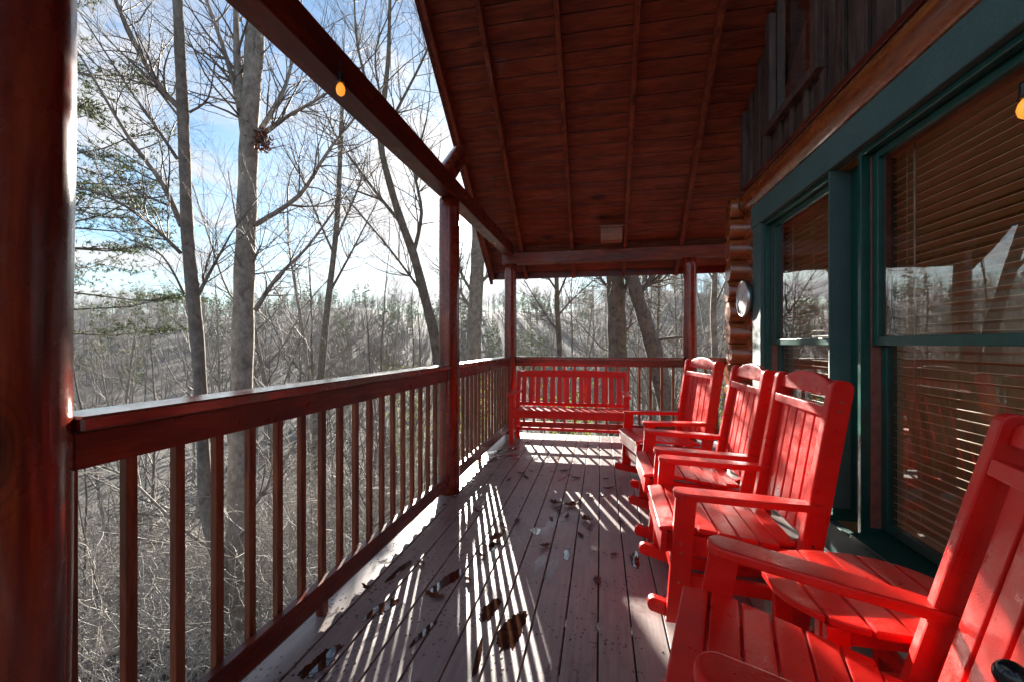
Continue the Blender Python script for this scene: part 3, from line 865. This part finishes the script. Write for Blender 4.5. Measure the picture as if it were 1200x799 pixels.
pu = [(574, 714, .036, .085, -.1, 'brown puddle left of the largest puddle in the middle of the deck'), (600, 738, .042, .150, -.08, 'largest brown rain puddle in the middle of the deck'),
      (524, 680, .035, .13, -.25, 'long thin puddle near the left railing, beyond the two brown puddles'), (468, 668, .020, .11, -.1, 'narrow puddle on the outer boards by the sunlit post'),
      (577, 640, .026, .05, .2, 'small puddle in the striped sunlight'), (628, 622, .03, .06, 0, 'pale puddle reflecting the sky in mid deck'), (664, 650, .02, .055, .1, 'small puddle on a middle board'),
      (744, 655, .028, .09, -.1, 'sky blue puddle by the rocker tips'), (448, 712, .03, .10, -.3, 'splashed puddle beside the left railing'), (560, 770, .012, .10, .1, 'thin water trickle near the lower edge of the photo'),
      (376, 775, .04, .09, -.3, 'wet patch on the outer board at the lower left'), (497, 741, .014, .09, -.2, 'thin trickle between two sun stripes')]
for i, (a, b_, c_, d_, e_, l_) in enumerate(pu): puddle(a, b_, c_, d_, e_, l_, 20 + i)

def leafmesh(seed, curl):
    rg = random.Random(seed); mb = MB(); n = 26; ring = []
    for k in range(n):
        an = 2 * math.pi * k / n
        r = .034 * (1 + .35 * math.cos(an) * .6 + (.15 if k % 4 < 2 else -.13) + rg.uniform(-.1, .1))
        x = r * 1.5 * math.cos(an); y = r * .72 * math.sin(an)
        ring.append((x, y, .003 + curl * (x * x * 6 + abs(y) * .35) + rg.uniform(0, .004)))
    top = [mb.bm.verts.new((x, y, z + .0012)) for x, y, z in ring]; lo = [mb.bm.verts.new((x, y, z)) for x, y, z in ring]
    c1 = mb.bm.verts.new((0, 0, .0045)); c0 = mb.bm.verts.new((0, 0, .003))
    for k in range(n):
        j = (k + 1) % n
        mb.bm.faces.new((top[k], top[j], c1)); mb.bm.faces.new((lo[j], lo[k], c0)); mb.bm.faces.new((lo[k], lo[j], top[j], top[k]))
    mb.cyl((.04, 0, .004), (.075, .006, .006), .0012, .0008, 5)
    return mb
LM = [leafmesh(i, c_).mesh('dead_leaf', M['dryleaf'] if i % 2 else M['dryleaf2']) for i, c_ in enumerate((.5, .9, .3, .7, .5, 1.0))]
spots = [(650, 591), (669, 593), (687, 610), (580, 633), (596, 562), (610, 555), (623, 552), (700, 525), (711, 561), (548, 680), (588, 614), (664, 607), (676, 560), (720, 650), (646, 607), (691, 581), (617, 560), (560, 600), (660, 552), (712, 573), (705, 580), (512, 700), (493, 660), (431, 690), (606, 610), (640, 640), (681, 628), (727, 612), (700, 680), (566, 652), (520, 640), (549, 588), (536, 610), (625, 600), (652, 570), (731, 690), (588, 540), (641, 545), (668, 532), (716, 632)]
for i, (a, b_) in enumerate(spots[:30]):
    x, y = floorp(a, b_); big = i < 4
    o = link('dead_leaf', LM[i % 6] if not big else LM[(1, 3, 1, 3)[i]], None, label='small dark dead leaf lying on the wet deck boards' if not big else ['purple brown leaf left of two rusty leaves in mid deck', 'rusty leaf at the tip of a sun streak', 'large rusty curled leaf in the centre of the deck', 'rusty leaf lying among the sun stripes'][i],
             cat='leaf', group='dead leaves scattered on the deck')
    s = (1.25 if big else rnd.uniform(.45, .9)); o.scale = (s, s, s * (1.2 if big else 1)); o.location = (x, y, .002); o.rotation_euler = (0, 0, rnd.uniform(0, 6.28))

# ------------------------------------------------------------------ trees
def rvec(rg): return Vector((rg.gauss(0, 1), rg.gauss(0, 1), rg.gauss(0, 1)))
def grow(tb, p, d, r, ln, lvl, rg, maxl, up=.25, nb=(5, 7), wob=.16, minr=.0022, spread=(35, 60), sides=None, tips=None):
    """one branch with its side branches"""
    n = max(3, int(4 + lvl * -.5 + 2)); pts = [p.copy()]; rad = [r]; dd = d.normalized()
    seg = ln / n; cur = p.copy(); dirs = [dd.copy()]
    for i in range(n):
        dd = (dd + rvec(rg) * wob + Vector((0, 0, up * .25))).normalized()
        cur = cur + dd * seg; pts.append(cur.copy()); dirs.append(dd.copy()); rad.append(max(minr * .7, r * (1 - .78 * (i + 1) / n)))
    tb.tube(pts, rad, sides or (5 if r > .03 else 3))
    if lvl >= maxl:
        if tips is not None: tips.append((pts[-1], dd)); tips.append((pts[len(pts)//2], dd))
        return
    k = rg.randint(*nb)
    for j in range(k):
        t = .22 + .75 * (j + rg.random()) / k; i = min(n - 1, int(t * n)); q = pts[i].lerp(pts[i + 1], t * n - i)
        a = R(rg.uniform(*spread)); ax = dirs[i].cross(rvec(rg)).normalized()
        nd = Matrix.Rotation(a, 3, ax) @ dirs[i]
        rr = max(minr, (r * (1 - .75 * t)) * rg.uniform(.45, .7))
        grow(tb, q, nd, rr, ln * (1 - .45 * t) * rg.uniform(.45, .68), lvl + 1, rg, maxl, up, nb, wob * 1.12, minr, spread, None, tips)

def bare_tree(seed, h=13, r=.12, nb=(6, 8), start=.28, maxl=2, lean=.05, nmain=16, up=.5, minr=.003):
    rg = random.Random(seed); trunk = TB(); crown = TB()
    n = 12; pts = [Vector((0, 0, -.4))]; cur = pts[0]; d = Vector((rg.gauss(0, lean), rg.gauss(0, lean), 1)).normalized(); rad = [r * 1.25]
    for i in range(n):
        d = (d + rvec(rg) * .045 + Vector((0, 0, .04))).normalized(); cur = cur + d * (h / n); pts.append(cur.copy()); rad.append(r * (1 - .88 * ((i + 1) / n) ** 1.1))
    trunk.tube(pts, rad, 8)
    for j in range(nmain):
        t = start + (.98 - start) * (j + rg.random() * .9) / nmain; i = min(n - 1, int(t * n)); q = pts[i].lerp(pts[i + 1], t * n - i)
        a = R(rg.uniform(32, 62)); az = rg.uniform(0, 6.28); nd = Vector((math.sin(a) * math.cos(az), math.sin(a) * math.sin(az), math.cos(a)))
        rr = max(.008, r * (1 - .85 * t) * rg.uniform(.4, .65)); ln = h * (.42 - .27 * t) * rg.uniform(.6, 1.2)
        grow(crown, q, nd, rr, ln, 0, rg, maxl, up, nb, .13, minr)
    return trunk, crown

def needle_spray(tb, p, d, ln, rg, dens=1.0, s=.07):
    """flat needle sprays along a branch"""
    side = d.cross(Vector((0, 0, 1)));
    if side.length < .1: side = Vector((1, 0, 0))
    side.normalize(); k = int(ln * 16 * dens)
    for i in range(k):
        t = .2 + .8 * rg.random(); c = p + d * ln * t + side * rg.gauss(0, ln * .26 * (1.1 - t * .6)) + Vector((0, 0, rg.gauss(0, .035)))
        for j in range(8):
            e = (rvec(rg) + d * .8 + Vector((0, 0, .3))).normalized() * s * rg.uniform(.7, 1.4); w_ = e.cross(rvec(rg)).normalized() * s * .11
            tb.quad(c - w_, c + w_, c + e + w_ * .3, c + e - w_ * .3)

def pine_tree(seed, h=14, r=.16, start=.25, nw=22, reach=3.2, s=.06, dens=1.5):
    rg = random.Random(seed); trunk = TB(); wood_ = TB(); leaf = TB()
    n = 8; pts = [Vector((rg.gauss(0, .04) * i, rg.gauss(0, .04) * i, -.4 + (h + .4) * i / n)) for i in range(n + 1)]
    trunk.tube(pts, [r * (1 - .9 * i / n) for i in range(n + 1)], 8)
    for w_ in range(nw):
        t = start + (1 - start) * (w_ + .5) / nw; z = h * t; c = pts[min(n - 1, int(t * n))].lerp(pts[min(n, int(t * n) + 1)], t * n - int(t * n)); c = Vector((c.x, c.y, z))
        for b_ in range(rg.randint(2, 4)):
            az = rg.uniform(0, 6.28); ln = reach * (1 - .82 * (t - start) / (1 - start)) * rg.uniform(.5, 1.1); d = Vector((math.cos(az), math.sin(az), rg.uniform(-.05, .3))).normalized()
            q = [c, c + d * ln * .5 + Vector((0, 0, -.03 * ln)), c + d * ln + Vector((0, 0, .05 * ln))]
            wood_.tube(q, [.03 * (1 - t * .6), .015, .004], 3)
            needle_spray(leaf, c, d, ln, rg, dens, s)
            for j in range(3):
                tt = rg.uniform(.3, .8); d2 = (d + rvec(rg) * .35).normalized(); wood_.tube([c + d * ln * tt, c + d * ln * tt + d2 * ln * .35], [.01, .003], 3); needle_spray(leaf, c + d * ln * tt, d2, ln * .4, rg, dens, s)
    return trunk, wood_, leaf

def make_proto(tr, parts):
    return [('trunk', tr)] + parts
BARE = []
for sd, h_, r_, st, ml, nm_ in ((11, 13, .10, .25, 2, 15), (12, 15, .14, .35, 2, 18), (13, 11, .075, .2, 2, 14), (14, 16, .17, .4, 2, 18), (15, 9, .055, .15, 2, 14), (16, 14, .11, .3, 2, 16)):
    a, b_ = bare_tree(sd, h_, r_, (5, 7), st, ml, .05, nm_)
    BARE.append((a, b_))
bare_me = [(a.mesh('trunk', M['bark_mid'] if i % 2 else M['bark_dark']), b_.mesh('crown', M['twig'])) for i, (a, b_) in enumerate(BARE)]
PINE = [pine_tree(31, 15, .17, .35, 26, 3.0), pine_tree(32, 11, .12, .12, 24, 2.6)]
pine_me = [(a.mesh('trunk', M['bark_dark']), b_.mesh('branches', M['bark_dark']), c_.mesh('needles', M['needle'], False)) for a, b_, c_ in PINE]

def place_tree(kind, i, x, y, s, rz, label, cat='tree', group=None, zoff=0):
    t = empty('bare_tree' if kind == 'bare' else 'pine_tree', (x, y, ground_z(x, y) + zoff), rz, label=label, cat=cat, group=group)
    t.scale = (s, s, s)
    if kind == 'bare':
        link('trunk', bare_me[i][0], t); link('crown', bare_me[i][1], t)
    else:
        for nm, me in zip(('trunk', 'branches', 'needles'), pine_me[i]): link(nm, me, t)
    return t

def traced(name, D, trunk_px, width_px, limbs, label, seed, bark_m='bark_pale', twig_m='twig', sub=2, nb=(4, 6), maxl=1, drift=None, cat='tree', lim_len=1.0, dw=0):
    """tree whose trunk and main limbs follow the photo, at a real distance and with real thickness"""
    rg = random.Random(seed)
    def pt(px, py, dd=0): return P(px, py, D + dd)
    base = pt(*trunk_px[-1]); gz = ground_z(base.x, base.y)
    tr = [pt(*p) for p in trunk_px]
    low = tr[-1]; gx_, gy_ = low.x, low.y
    g = Vector((gx_, gy_, gz - .3)); tr2 = tr + [low.lerp(g, .5) + Vector((rg.gauss(0, .05), 0, 0)), g]
    rad = [w_ / F * D / 2 for w_ in width_px] ; rad += [rad[-1] * 1.05, rad[-1] * 1.35]
    o = Vector((gx_, gy_, gz))
    tb_ = TB(); fine = []
    # smooth by subdivision
    def cr(ps, rs, k=4):
        out, ro = [], []
        for i in range(len(ps) - 1):
            p0, p1, p2, p3 = ps[max(0, i - 1)], ps[i], ps[i + 1], ps[min(len(ps) - 1, i + 2)]
            for j in range(k):
                t = j / k; out.append(.5 * ((2 * p1) + (p2 - p0) * t + (2 * p0 - 5 * p1 + 4 * p2 - p3) * t * t + (3 * p1 - p0 - 3 * p2 + p3) * t ** 3)); ro.append(rs[i] + (rs[i + 1] - rs[i]) * t)
        return out + [ps[-1]], ro + [rs[-1]]
    # extend top
    d0 = (tr2[0] - tr2[1]).normalized(); top = [tr2[0] + d0 * 1.3 + Vector((rg.gauss(0, .1), rg.gauss(0, .1), .5)), tr2[0] + d0 * .6]
    tr3 = top + tr2; rad = [rad[0] * .55, rad[0] * .8] + rad
    sp_, sr = cr(tr3, rad)
    tb_.tube([p - o for p in sp_], [r_ * (1 + .05 * math.sin(i * 1.7)) for i, r_ in enumerate(sr)], 14)
    cb = TB()
    for k in range(5): grow(cb, sp_[0] - o, d0 + rvec(rg) * .4, rad[0] * .5, 2.2, 0, rg, maxl + 1, .4, nb, .12)
    for lb in limbs:
        pts_, w_, dz = lb[0], lb[1], (lb[2] if len(lb) > 2 else 0)
        ps = [pt(px, py, dz * (i / max(1, len(pts_) - 1))) for i, (px, py) in enumerate(pts_)]
        rs = [w_ / F * D / 2 * (1 - .65 * i / (len(ps) - 1)) for i in range(len(ps))]
        a, b2 = cr(ps, rs, 4); tb_.tube([p - o for p in a], b2, 6)
        nbm = max(4, int(len(a) * .9))
        for k in range(nbm * sub):
            i = rg.randint(2, len(a) - 2); d = (a[i + 1] - a[i]).normalized(); nd = (Matrix.Rotation(R(rg.uniform(30, 65)), 3, d.cross(rvec(rg)).normalized()) @ d)
            grow(cb, a[i] - o, nd, max(.003, b2[i] * .45), rg.uniform(.5, 1.4) * lim_len, 0, rg, maxl, .35, nb, .14)
        d = (a[-1] - a[-2]).normalized(); grow(cb, a[-1] - o, d, b2[-1], 1.4 * lim_len, 0, rg, maxl + 1, .3, nb, .12)
    t = empty(name, o, label=label, cat=cat)
    link('trunk', tb_.mesh('trunk', M[bark_m]), t); link('crown', cb.mesh('crown', M[twig_m]), t)
    return t

traced('bare_tree', 5.6, [(207, -20), (211, 60), (214, 125), (217, 200), (220, 280), (227, 350), (234, 430), (238, 520), (243, 600), (262, 680)], [10, 11, 12, 12, 13, 14, 13, 13, 15, 16],
       [([(212, 128), (190, 105), (165, 65), (135, 0), (120, -40)], 8), ([(208, 187), (180, 145), (145, 95), (100, 25)], 4, -.5), ([(213, 265), (190, 215), (150, 160), (98, 72)], 7, .4),
        ([(212, 297), (175, 262), (135, 235), (92, 220)], 5, -.4), ([(222, 132), (244, 115), (252, 70)], 3), ([(230, 350), (250, 312), (272, 272)], 5, .2), ([(216, 345), (190, 300), (150, 280)], 3), ([(208, 135), (180, 100), (140, 60), (100, 20)], 3)],
       'slim dark barked bare tree left of the large pale trunk', 101, 'bark_mid', lim_len=.9)
traced('bare_tree', 6.0, [(300, -10), (298, 60), (293, 130), (291, 190), (289, 260), (286, 340), (284, 430), (281, 520), (279, 610), (277, 700)], [19, 20, 19, 20, 21, 22, 23, 23, 24, 26],
       [([(289, 205), (283, 140), (266, 70), (240, -5)], 9), ([(284, 130), (278, 70), (276, -10)], 12), ([(302, 158), (325, 120), (338, 90), (350, 30)], 7, .3), ([(302, 160), (340, 135), (375, 115), (410, 90)], 5, -.3), ([(299, 264), (350, 230), (380, 185), (402, 155), (450, 100)], 6, .4),
        ([(299, 364), (325, 325), (360, 290), (400, 235)], 6, .5), ([(283, 360), (262, 330), (222, 205)], 3), ([(282, 345), (300, 300), (306, 288)], 4), ([(280, 560), (240, 600), (180, 590), (100, 555)], 4, .6), ([(276, 660), (215, 620), (150, 560), (100, 540)], 4, -.6), ([(290, 600), (320, 560), (345, 520)], 6, .5)],
       'tall pale thick bare trunk with a clump of leaves at the fork', 102, 'bark_pale', lim_len=1.0)
traced('bare_tree', 9, [(452, 100), (446, 165), (458, 220), (471, 262), (485, 300), (498, 350), (510, 400), (517, 470)], [6, 7, 8, 9, 10, 11, 12, 13],
       [([(470, 262), (440, 225), (400, 170), (385, 140)], 5), ([(484, 300), (494, 250), (487, 200), (500, 140)], 5), ([(500, 350), (455, 290), (400, 225)], 4), ([(446, 165), (470, 120), (500, 60), (510, 20)], 4), ([(446, 150), (420, 60), (415, -10)], 4), ([(450, 130), (440, 60), (470, -10)], 3)],
       'slender leaning bare tree just left of the sun', 103, 'bark_dark', lim_len=1.3, sub=3)
traced('bare_tree', 9.5, [(719, 250), (720, 308), (722, 350), (723, 390), (724, 440), (727, 520)], [22, 22, 21, 22, 23, 26],
       [([(726, 355), (735, 330), (728, 300)], 6), ([(718, 345), (700, 320), (688, 290)], 4), ([(724, 395), (741, 380)], 6)],
       'thick straight gnarled trunk behind the back railing', 104, 'bark_dark')
traced('bare_tree', 9.0, [(732, 270), (738, 310), (746, 345), (757, 380), (766, 410), (778, 460), (790, 520)], [15, 15, 15, 17, 19, 21, 23],
       [([(748, 345), (766, 322), (770, 300), (772, 270)], 8), ([(752, 338), (785, 315), (800, 290)], 4), ([(760, 400), (800, 395), (806, 405)], 4), ([(740, 330), (715, 315)], 4)],
       'dark crooked trunk leaning left behind the back railing', 105, 'bark_dark')
traced('bare_tree', 11, [(836, 250), (838, 310), (836, 370), (838, 430), (836, 520)], [5, 6, 7, 7, 8], [([(837, 360), (855, 320), (865, 300)], 3), ([(837, 330), (822, 305)], 3)],
       'thin pale sapling between the dark post and the cabin corner', 106, 'bark_mid', sub=3, lim_len=1.2)
traced('bare_tree', 16, [(561, 225), (561, 262), (560, 300), (558, 340), (556, 380), (554, 430), (553, 500)], [15, 16, 16, 16, 17, 18, 19], [([(558, 350), (540, 320), (532, 290)], 5), ([(560, 335), (580, 315), (596, 300)], 5), ([(556, 370), (535, 335), (522, 320)], 4), ([(558, 320), (572, 290), (580, 260)], 6)],
       'bare tree standing right of the sunlit post below the sun', 107, 'bark_mid', sub=3, lim_len=1.3)
traced('bare_tree', 11, [(650, 280), (652, 320), (653, 360), (655, 400), (658, 470)], [5, 5, 6, 6, 7], [([(652, 340), (635, 315), (622, 300)], 3), ([(655, 390), (640, 370), (615, 330)], 3), ([(653, 350), (668, 315), (680, 300)], 3), ([(654, 370), (672, 350), (700, 325)], 3)],
       'thin bare tree behind the bench, right of the corner post', 108, 'bark_dark', sub=3, lim_len=1.3)
traced('bare_tree', 15, [(400, 150), (395, 260), (385, 350), (378, 420), (370, 520)], [5, 6, 7, 8, 9], [([(392, 300), (370, 250), (350, 200)], 3), ([(388, 340), (415, 290), (440, 240)], 3), ([(394, 280), (420, 220), (430, 180)], 3)], 'thin upright tree between the pale trunk and the leaning tree', 109, 'bark_dark', sub=4, lim_len=1.8)

# leaf clump / nest at the fork of the pale trunk
rg = random.Random(5); nb_ = TB(); c0 = P(308, 165, 5.9)
for k in range(260):
    c_ = Vector((rg.gauss(0, .05), rg.gauss(0, .05), rg.gauss(0, .07))); e = rvec(rg).normalized() * .05; w_ = e.cross(rvec(rg)).normalized() * .015
    nb_.quad(c_ - w_, c_ + w_, c_ + e + w_ * .2, c_ + e - w_ * .2)
o = link('leaf_nest', nb_.mesh('leaf_nest', M['dryleaf'], False), None, label='squirrel nest of dry leaves in the fork of the pale trunk', cat='nest'); o.location = c0

# pine at the left, its trunk hidden behind the near post
p0 = P(55, 400, 13.0)
t = place_tree('pine', 0, p0.x, p0.y, 1.75, 1.2, 'tall green pine reaching out beside the massive near post')
# slim saplings just below the railing
rg = random.Random(77)
for k in range(34):
    D = rg.uniform(5.5, 13); px = rg.uniform(40, 520); p = P(px, 403, D)
    if p.x > -2.9: continue
    place_tree('bare', rg.choice([4, 4, 2]), p.x, p.y, rg.uniform(.28, .5), rg.uniform(0, 6.28), 'thin leafless sapling rising from the brush below the left railing', group='saplings below the left railing')
# scattered trees on the slope
rg = random.Random(21)
placed = []
def try_place(D0, D1, px0, px1, mind):
    for _ in range(60):
        D = math.sqrt(rg.uniform(D0 * D0, D1 * D1)); px = rg.uniform(px0, px1); p = P(px, 403, D)
        lat = p.x * math.cos(SUN_AZ) - p.y * math.sin(SUN_AZ)
        if -1.6 < lat < 4.2 and D < 44: continue
        if all((p.x - a) ** 2 + (p.y - b2) ** 2 > mind ** 2 for a, b2 in placed):
            placed.append((p.x, p.y)); return p
    return None
for k in range(46):
    p = try_place(12, 24, -250, 1000, 1.3)
    if p: place_tree('bare', rg.choice([0, 2, 4, 2, 4, 5]), p.x, p.y, rg.uniform(.75, 1.1), rg.uniform(0, 6.28), 'slim leafless tree in the near woods on the slope', group='slim bare trees on the near slope')
for k in range(130):
    p = try_place(24, 62, -350, 1100, 2.0)
    if p: place_tree('bare', rg.randint(0, 5), p.x, p.y, rg.uniform(.85, 1.4), rg.uniform(0, 6.28), 'leafless tree in the crowded woods farther down the valley', group='bare trees farther down the valley')
for k, (px, D, s) in enumerate(((395, 60, .75), (425, 66, .8), (372, 72, .8), (620, 42, .85), (636, 38, .7), (660, 48, .9), (688, 44, .8), (590, 50, .8), (792, 46, .8), (835, 40, .8), (570, 58, .8), (480, 64, .8), (760, 60, .9), (150, 80, .8), (60, 60, .8), (705, 58, .9), (610, 62, 1.0), (645, 66, 1.0))):
    p = P(px, 403, D); place_tree('pine', k % 2, p.x, p.y, s, k * 1.3, 'dark green pine among the bare trees in the valley', group='pines in the valley woods')

# far wooded hillside: one mass
fp = []
for sd in range(4):
    a, b_ = bare_tree(60 + sd, 12, .13, (3, 4), .3, 1, .05, 11, .5, .012)
    va, fa = a.arrays(); vb, fb = b_.arrays(); fp.append((np.concatenate([va, vb]), np.concatenate([fa, fb + len(va)])))
pl = []
for k in range(3400):
    D = math.sqrt(rg.uniform(60 ** 2, 300 ** 2)); px = rg.uniform(-500, 1250); p = P(px, 403, D)
    pl.append((rg.randint(0, 3), p.x, p.y, ground_z(p.x, p.y), rg.uniform(.75, 1.15), rg.uniform(0, 6.28), 1))
V, Fc = replicate(fp, pl); link('far_woods', np_mesh('far_woods', V, Fc, M['twig']), None, kind='stuff', label='grey leafless woods covering the far hillside', cat='woods')
# far evergreens
tr_, wd_, lf_ = pine_tree(71, 13, .2, .15, 18, 2.6, .42, .16); vv, ff = lf_.arrays(); v2, f2 = tr_.arrays()
pl = []
for k in range(420):
    D = math.sqrt(rg.uniform(75 ** 2, 320 ** 2)); px = rg.uniform(-500, 1250); p = P(px, 403, D); pl.append((0, p.x, p.y, ground_z(p.x, p.y), rg.uniform(.6, 1.5), rg.uniform(0, 6.28), 1))
V, Fc = replicate([(vv, ff)], pl); link('far_pines', np_mesh('far_pines', V, Fc, M['needle'], False), None, kind='stuff', label='scattered evergreens on the far hillside', cat='woods')

# brush below the railing: pale tangled twigs
bp_ = []
for sd in range(5):
    tb2 = TB(); rg2 = random.Random(200 + sd)
    for k in range(9):
        az = rg2.uniform(0, 6.28); d = Vector((math.cos(az) * .45, math.sin(az) * .45, 1)).normalized()
        grow(tb2, Vector((rg2.gauss(0, .15), rg2.gauss(0, .15), -.1)), d, rg2.uniform(.007, .014), rg2.uniform(1.6, 3.2), 0, rg2, 2, .15, (4, 6), .2, .0042, (30, 75))
    bp_.append(tb2.arrays())
pl = []
for k in range(190):
    D = rg.uniform(4.6, 18); px = rg.uniform(-150, 950); p = P(px, 403, D)
    if p.x > -2.6 and p.y < 7.4: continue
    pl.append((rg.randint(0, 4), p.x, p.y, ground_z(p.x, p.y), rg.uniform(.7, 1.25), rg.uniform(0, 6.28), rg.uniform(.8, 1.1)))
V, Fc = replicate(bp_, pl); link('undergrowth', np_mesh('undergrowth', V, Fc, M['twig_pale']), None, kind='stuff', label='tangle of pale leafless twigs below the railing', cat='undergrowth')
# green understorey bushes
def bush(px, D, r, h, label, seed):
    p = P(px, 403, D); rg2 = random.Random(seed); tb2 = TB(); st = TB()
    for k in range(14):
        az = rg2.uniform(0, 6.28); e = Vector((math.cos(az) * r * rg2.random(), math.sin(az) * r * rg2.random(), h * rg2.uniform(.6, 1))); st.tube([Vector((0, 0, -.2)), e * .5 + Vector((0, 0, .1)), e], [.02, .012, .004], 4)
        for j in range(130):
            c_ = e * rg2.uniform(.45, 1.05) + rvec(rg2) * .28; q = rvec(rg2).normalized() * .07; w_ = q.cross(rvec(rg2)).normalized() * .028; tb2.quad(c_ - w_, c_ + w_, c_ + q + w_ * .4, c_ + q - w_ * .4)
    t = empty('green_bush', (p.x, p.y, ground_z(p.x, p.y)), label=label, cat='bush'); link('stems', st.mesh('stems', M['twig']), t); link('leaves', tb2.mesh('leaves', M['bushleaf'], False), t)
bush(478, 20, 1.6, 8.0, 'yellow green bushy tree left of the sunlit post', 1)
bush(548, 16, 1.2, 5.5, 'yellow green bush right of the sunlit post', 2)
bush(672, 15, 1.3, 5.2, 'yellow green bush behind the middle of the bench', 3)
bush(830, 14, 1.1, 5.0, 'yellow green bush beside the dark back post', 4)

# ------------------------------------------------------------------ haze
hz = MB().box(-420, 420, -300, 480, -24, 66)
m = bpy.data.materials.new('haze_air'); m.use_nodes = True; nt = m.node_tree; nt.nodes.clear()
o_ = nt.nodes.new('ShaderNodeOutputMaterial'); pv = nt.nodes.new('ShaderNodeVolumePrincipled'); pv.inputs['Color'].default_value = (.86, .92, 1, 1); pv.inputs['Density'].default_value = .00025
pv.inputs['Anisotropy'].default_value = 0
L(nt, pv.outputs[0], o_.inputs['Volume'])
HAZE = True
if HAZE: hz.build('haze', m, None, kind='stuff', label='thin pale blue haze over the valley', cat='haze')

# ------------------------------------------------------------------ world
w = bpy.data.worlds.new('World'); scene.world = w; w.use_nodes = True; nt = w.node_tree; nt.nodes.clear()
out = nt.nodes.new('ShaderNodeOutputWorld'); bg = nt.nodes.new('ShaderNodeBackground')
sky = nt.nodes.new('ShaderNodeTexSky'); sky.sky_type = 'NISHITA'; sky.sun_disc = False; sky.sun_elevation = SUN_EL; sky.sun_rotation = SUN_AZ
sky.air_density = 1.0; sky.dust_density = .4; sky.ozone_density = 1.5
tc = nt.nodes.new('ShaderNodeTexCoord')
sp3 = nt.nodes.new('ShaderNodeSeparateXYZ'); L(nt, tc.outputs['Generated'], sp3.inputs[0])
# project the view direction on a cloud layer
zc = mth(nt, 'MAXIMUM', sp3.outputs['Z'], .06)
cx = mth(nt, 'DIVIDE', sp3.outputs['X'], mth(nt, 'ADD', zc, .12)); cy = mth(nt, 'DIVIDE', sp3.outputs['Y'], mth(nt, 'ADD', zc, .12))
cmb = nt.nodes.new('ShaderNodeCombineXYZ'); L(nt, cx, cmb.inputs[0]); L(nt, cy, cmb.inputs[1])
cn = noise(nt, cmb.outputs[0], 1.5, 10, .60, .5)
cl = ramp(nt, cn, [(.43, 0.0), (.60, 1.0)])
cn2 = noise(nt, cmb.outputs[0], 3.4, 6, .6)
dotn = nt.nodes.new('ShaderNodeVectorMath'); dotn.operation = 'DOT_PRODUCT'; nrmn = nt.nodes.new('ShaderNodeVectorMath'); nrmn.operation = 'NORMALIZE'
L(nt, tc.outputs['Generated'], nrmn.inputs[0]); L(nt, nrmn.outputs[0], dotn.inputs[0]); dotn.inputs[1].default_value = SUN
dv = mth(nt, 'MAXIMUM', dotn.outputs['Value'], 0.0)
glow = mth(nt, 'ADD', mth(nt, 'MULTIPLY', mth(nt, 'POWER', dv, 14), .45), mth(nt, 'MULTIPLY', mth(nt, 'POWER', dv, 900), 8.0))
br = mth(nt, 'ADD', mth(nt, 'MULTIPLY', cn2, 2.4), 3.0)
br = mth(nt, 'MULTIPLY', br, mth(nt, 'ADD', glow, 1.0))
cc = nt.nodes.new('ShaderNodeCombineColor'); L(nt, br, cc.inputs[0]); L(nt, mth(nt, 'MULTIPLY', br, 1.0), cc.inputs[1]); L(nt, mth(nt, 'MULTIPLY', br, 1.02), cc.inputs[2])
veil = mth(nt, 'MINIMUM', mth(nt, 'ADD', mth(nt, 'MULTIPLY', cl, .9), mth(nt, 'MULTIPLY', mth(nt, 'POWER', dv, 20), .6)), 1.0)
col = mixc(nt, veil, mixc(nt, 1.0, sky.outputs[0], (.62, .84, 1.0), 'MULTIPLY'), cc.outputs[0])
disc = mth(nt, 'GREATER_THAN', dotn.outputs['Value'], math.cos(R(.45)))
disc2 = mth(nt, 'MULTIPLY', disc, 1500.0)
add = nt.nodes.new('ShaderNodeMix'); add.data_type = 'RGBA'; add.blend_type = 'ADD'; add.inputs[0].default_value = 1
L(nt, col, add.inputs[6]); L(nt, disc2, add.inputs[7])
L(nt, add.outputs[2], bg.inputs['Color']); bg.inputs['Strength'].default_value = .038; L(nt, bg.outputs[0], out.inputs[0])

sl_ = bpy.data.lights.new('sun', 'SUN'); sl_.energy = 4.8; sl_.angle = R(.3); sl_.color = (1, .93, .82)
so = bpy.data.objects.new('sun', sl_); C.objects.link(so); so.rotation_euler = (-SUN).to_track_quat('-Z', 'Y').to_euler()

# ------------------------------------------------------------------ camera and colour
cd = bpy.data.cameras.new('camera'); cam = bpy.data.objects.new('camera', cd); C.objects.link(cam); scene.camera = cam
cd.sensor_width = 36; cd.lens = F / 1200 * 36; cd.clip_start = .02; cd.clip_end = 3000
cd.shift_y = (403 - 399.5) / 1200
cam.location = (0, 0, H); cam.rotation_euler = (R(90), 0, TH)
scene.view_settings.view_transform = 'Standard'; scene.view_settings.look = 'None'; scene.view_settings.gamma = 1; scene.view_settings.exposure = 2.48
scene.view_settings.use_curve_mapping = False
cy_ = scene.cycles
cy_.max_bounces = 8; cy_.diffuse_bounces = 4; cy_.glossy_bounces = 4; cy_.transparent_max_bounces = 16; cy_.volume_bounces = 0
cy_.sample_clamp_indirect = 4; cy_.sample_clamp_direct = 0; cy_.use_denoising = True; cy_.caustics_reflective = False; cy_.caustics_refractive = False
